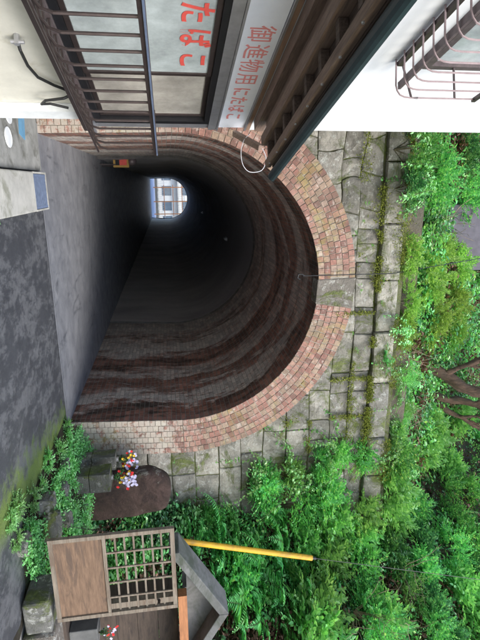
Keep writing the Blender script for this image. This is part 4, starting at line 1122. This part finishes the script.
for k in range(2600):
    y = random.uniform(4.2, 6.85); x = 3.22+y*.045+random.random()**1.2*1.25; z = bank(x, y)
    if noise.noise(Vector((x*2.6, y*2.6, 5))) < -.12: continue
    m_ = 6; P = np.array([x, y, z+.01])+rs.normal(0, 1, (m_, 3))*np.array([.03, .03, .012])+np.array([0, 0, random.uniform(.0, .09)])
    D = rs.normal(0, 1, (m_, 3)); D[:, 2] = abs(D[:, 2])*.5
    LV.add(P, D, rs.normal(0, .5, (m_, 3))+np.array([0, -.3, .9]), rs.uniform(.015, .045, m_), .02)
tag(LV.mesh('verge_herbs', LM['bright']), 'low fresh green herbs covering the verge between the road and the memorial stone', 'herbs', kind='stuff')
LV = Leaves()
for k in range(1000):
    y = random.uniform(4.4, 6.8); x = 3.05+y*.06+abs(random.gauss(0, .25)); z = max(bank(x, y), 0)+.012
    LV.add(np.array([[x, y, z]]), np.array([[random.gauss(0, 1), random.gauss(0, 1), .1]]), np.array([[random.gauss(0, .3), random.gauss(0, .3), 1.]]), .035*random.uniform(.6, 1.4), .022)
tag(LV.mesh('fallen_leaves', LM['dead']), 'brown fallen leaves scattered along the mossy road edge', 'fallen leaves', kind='stuff')
# little plants growing in the wall joints
LV = Leaves()
for k in range(75):
    u, v = random.choice([(random.uniform(380, 470), random.uniform(150, 360)), (random.uniform(190, 420), random.uniform(352, 384)), (random.uniform(425, 500), random.uniform(120, 200))])
    p = atY(u, v, YP-.05)
    if inside(p.x, p.z, 2.7): continue
    for j in range(random.randint(1, 4)): sprig(LV, np.array(p), [random.uniform(-.7, .7), -1, random.uniform(-.3, .7)], random.uniform(.05, .12), 6, .028, .015)
tag(LV.mesh('wall_plants', LM['bright']), 'tiny green plants rooted in the joints of the stone wall', 'wall plants', kind='stuff')

LV = Leaves()
def mossline(x0, x1, z, y, n, th=.03):
    for _ in range(n):
        x = random.uniform(x0, x1); dn = noise.noise(Vector((x*1.3, z*2.1, 4)))
        if dn+.5*noise.noise(Vector((x*4, z*3, 8))) < .02 or inside(x, z, 2.75): continue
        P = np.array([[x, y-random.uniform(0, .03), z+random.gauss(0, th)*(1+5*max(0, dn))]]).repeat(5, 0)+rs.normal(0, .012, (5, 3))
        D = rs.normal(0, 1, (5, 3)); D[:, 1] = -abs(D[:, 1])-.3
        LV.add(P, D, rs.normal(0, 1, (5, 3)), rs.uniform(.012, .03, 5), .012)
mossline(-1, 4.6, 4.76, YP-.06, 2600, .035); mossline(-1, 4.6, 4.44, YP-.04, 900, .02); mossline(1.0, 4.6, 4.12, YP-.04, 700, .02)
mossline(-1, 5, 5.1, YP-.1, 1500, .03); mossline(3.4, 4.8, 3.76, YP-.04, 300, .02); mossline(3.6, 4.8, 3.38, YP-.04, 200)
for xv in (1.95, 3.05, 3.72):
    for _ in range(140):
        z = random.uniform(4.1, 4.75); P = np.array([[xv+random.gauss(0, .02), YP-.05, z]]).repeat(5, 0)+rs.normal(0, .012, (5, 3))
        LV.add(P, rs.normal(0, 1, (5, 3)), rs.normal(0, 1, (5, 3)), rs.uniform(.012, .03, 5), .012)
LM['moss'] = leafmat('cushion_moss', [(0, (.08, .12, .01)), (.5, (.2, .26, .02)), (1, (.3, .34, .06))], .1, .9, .1, (.9, .3))
tag(LV.mesh('moss', LM['moss']), 'yellow-green moss cushions lining the coping and stone joints', 'moss', kind='stuff')

# gnarled tree above the arch: trunk in frame, crown above it
def limb(mb, p, d, L_, r, depth, tips):
    pts = [Vector(p)]; dd = Vector(d).normalized(); rr = [r]; n = 14 if depth == 2 else 7
    for i in range(n):
        dd = (dd+Vector((random.uniform(-.26, .26), random.uniform(-.24, .24), random.uniform(-.05, .16)))).normalized()
        pts.append(pts[-1]+dd*L_/n); rr.append(r*(1-.45*(i+1)/n)*random.uniform(.82, 1.2))
    mb.tube(pts, rr, 9 if r > .05 else 5, cap=True)
    if depth == 0: tips.append((pts[-1], dd)); return
    for k in range(3 if depth > 1 else 4):
        q = pts[random.randint(3, n)]; a = Vector((random.uniform(-1, 1), random.uniform(-1, .6), random.uniform(.1, .9)))
        limb(mb, q, dd+a, L_*.62, r*.5, depth-1, tips)
def tree(u, v, yplus, label, rad, H_, kind='mid', lean=(0, -.1, 1)):
    p = surf_hit(u, v); base = Vector((p.x, p.y, p.z-.2)); t = thing('tree', label, 'tree', base, 0, 'trees on the slope above the tunnel')
    tr = MB(); tips = []; limb(tr, base, lean, H_, rad, 2, tips); limb(tr, base+Vector((.05, 0, .1)), Vector(lean)+Vector((.35, -.1, 0)), H_*.9, rad*.7, 2, tips)
    for q_, w_ in enumerate(tr.v):
        w_ = Vector(w_); k_ = rad*.35; nv = Vector((noise.noise(w_*5), noise.noise(w_*5+Vector((9, 0, 0))), noise.noise(w_*5+Vector((0, 9, 0)))))*k_+Vector((noise.noise(w_*17), noise.noise(w_*17+Vector((9, 0, 0))), 0))*k_*.4
        tr.v[q_] = tuple(w_+nv)
    tr.build('trunk', MAT['bark'], t, tuple(base), smooth=True)
    LV = Leaves()
    for tp, d in tips:
        for k in range(9): sprig(LV, np.array(tp)+rs.normal(0, .22, 3), [random.uniform(-1, 1), random.uniform(-1, 1), random.uniform(-.4, .6)], .45, 12, .08, .042)
    LV.mesh('crown', LM[kind], t, tuple(base)); return t
tree(360, 424, 0, 'gnarled reddish-brown tree trunk rising above the arch', .13, 2.0, 'mid', (.1, -.5, .9))
tree(392, 430, 0, 'second reddish-brown tree leaning beside the gnarled one', .09, 1.8, 'dark', (.25, -.5, .9))
tree(620, 478, 0, 'slender tree behind the guy wire at the upper right', .06, 2.4, 'mid')
tree(210, 490, 0, 'dark-leaved tree above the shop side of the hillside', .09, 2.2, 'dark')
# dead twigs
def deadtw(u, v, label, n=16, L_=.7, y=None):
    p = surf_hit(u, v) if y is None else atY(u, v, y)
    mb = MB()
    for k in range(n):
        d = Vector((random.uniform(-1, 1), random.uniform(-1, 0), random.uniform(-.5, 1))).normalized(); q = Vector((0, 0, 0)); pts = [q]
        for i in range(7): d = (d+Vector((random.uniform(-.45, .45), random.uniform(-.4, .3), random.uniform(-.4, .35)))).normalized(); q = q+d*L_/7*random.uniform(.6, 1.3); pts.append(q)
        mb.tube(pts, [.008*(1-i/9) for i in range(8)], 4, cap=False)
        if k % 2: 
            q0 = pts[4]; d2 = Vector((random.uniform(-1, 1), random.uniform(-.6, .2), random.uniform(-.5, .8))).normalized(); mb.tube([q0, q0+d2*.12, q0+d2*.25+Vector((0, 0, .05))], .0035, 4, cap=False)
    o = mb.build('dead_branches', MAT['twig'], None); o.location = (p.x, p.y-.25, p.z+.05); tag(o, label, 'dead branches', 'bare twig tangles on the slope')
deadtw(228, 425, 'tangle of bare twigs above the coping left of the yellow-green shrubs', 18, .8)
deadtw(365, 460, 'bare twigs around the gnarled trunk', 12, .8)
deadtw(600, 345, 'brown bare branches in the hollow right of the guy wire', 18, 1.0)
deadtw(615, 385, 'bare branches near the frame edge right of the guy wire', 12, 1.0)
deadtw(350, 398, 'dry reddish twigs lying on the coping above the arch', 14, .4)
deadtw(408, 405, 'dry twigs on the wall top above the right haunch', 14, .45)
deadtw(560, 390, 'bare twigs beside the guy wire high on the bank', 10, .9)

# ------------------------------------------------------------------ LIGHT, WORLD, CAMERA
w = bpy.data.worlds.new('World'); sc.world = w; w.use_nodes = True; nt = w.node_tree
bg = nt.nodes['Background']; sky = nt.nodes.new('ShaderNodeTexSky'); sky.sky_type = 'NISHITA'; sky.sun_disc = False
SD = Vector((.42, -.74, .66)).normalized()
el = math.asin(SD.z); sky.sun_elevation = el; sky.sun_rotation = math.atan2(SD.x, SD.y)
nt.links.new(sky.outputs[0], bg.inputs[0]); bg.inputs[1].default_value = .15
sl = bpy.data.lights.new('sun', 'SUN'); sl.energy = 1.35; sl.angle = math.radians(32); sl.color = (1, .96, .9)
so = bpy.data.objects.new('sun', sl); COL.objects.link(so); so.rotation_euler = (-SD).to_track_quat('-Z', 'Y').to_euler()
cam = bpy.data.cameras.new('camera'); co = bpy.data.objects.new('camera', cam); COL.objects.link(co)
cam.sensor_fit = 'AUTO'; cam.sensor_width = 36; cam.lens = 36*FPX/640; cam.clip_end = 2000; cam.clip_start = .05
Mx = Matrix((U, -R, -F)).transposed().to_4x4(); Mx.translation = CAM; co.matrix_world = Mx
sc.camera = co
vs = sc.view_settings; vs.view_transform = 'Standard'; vs.look = 'None'; vs.gamma = 1; vs.use_curve_mapping = False; vs.exposure = 1.5
sc.cycles.max_bounces = 12; sc.cycles.diffuse_bounces = 9; sc.cycles.transparent_max_bounces = 8
try: sc.cycles.use_denoising = True
except Exception: pass
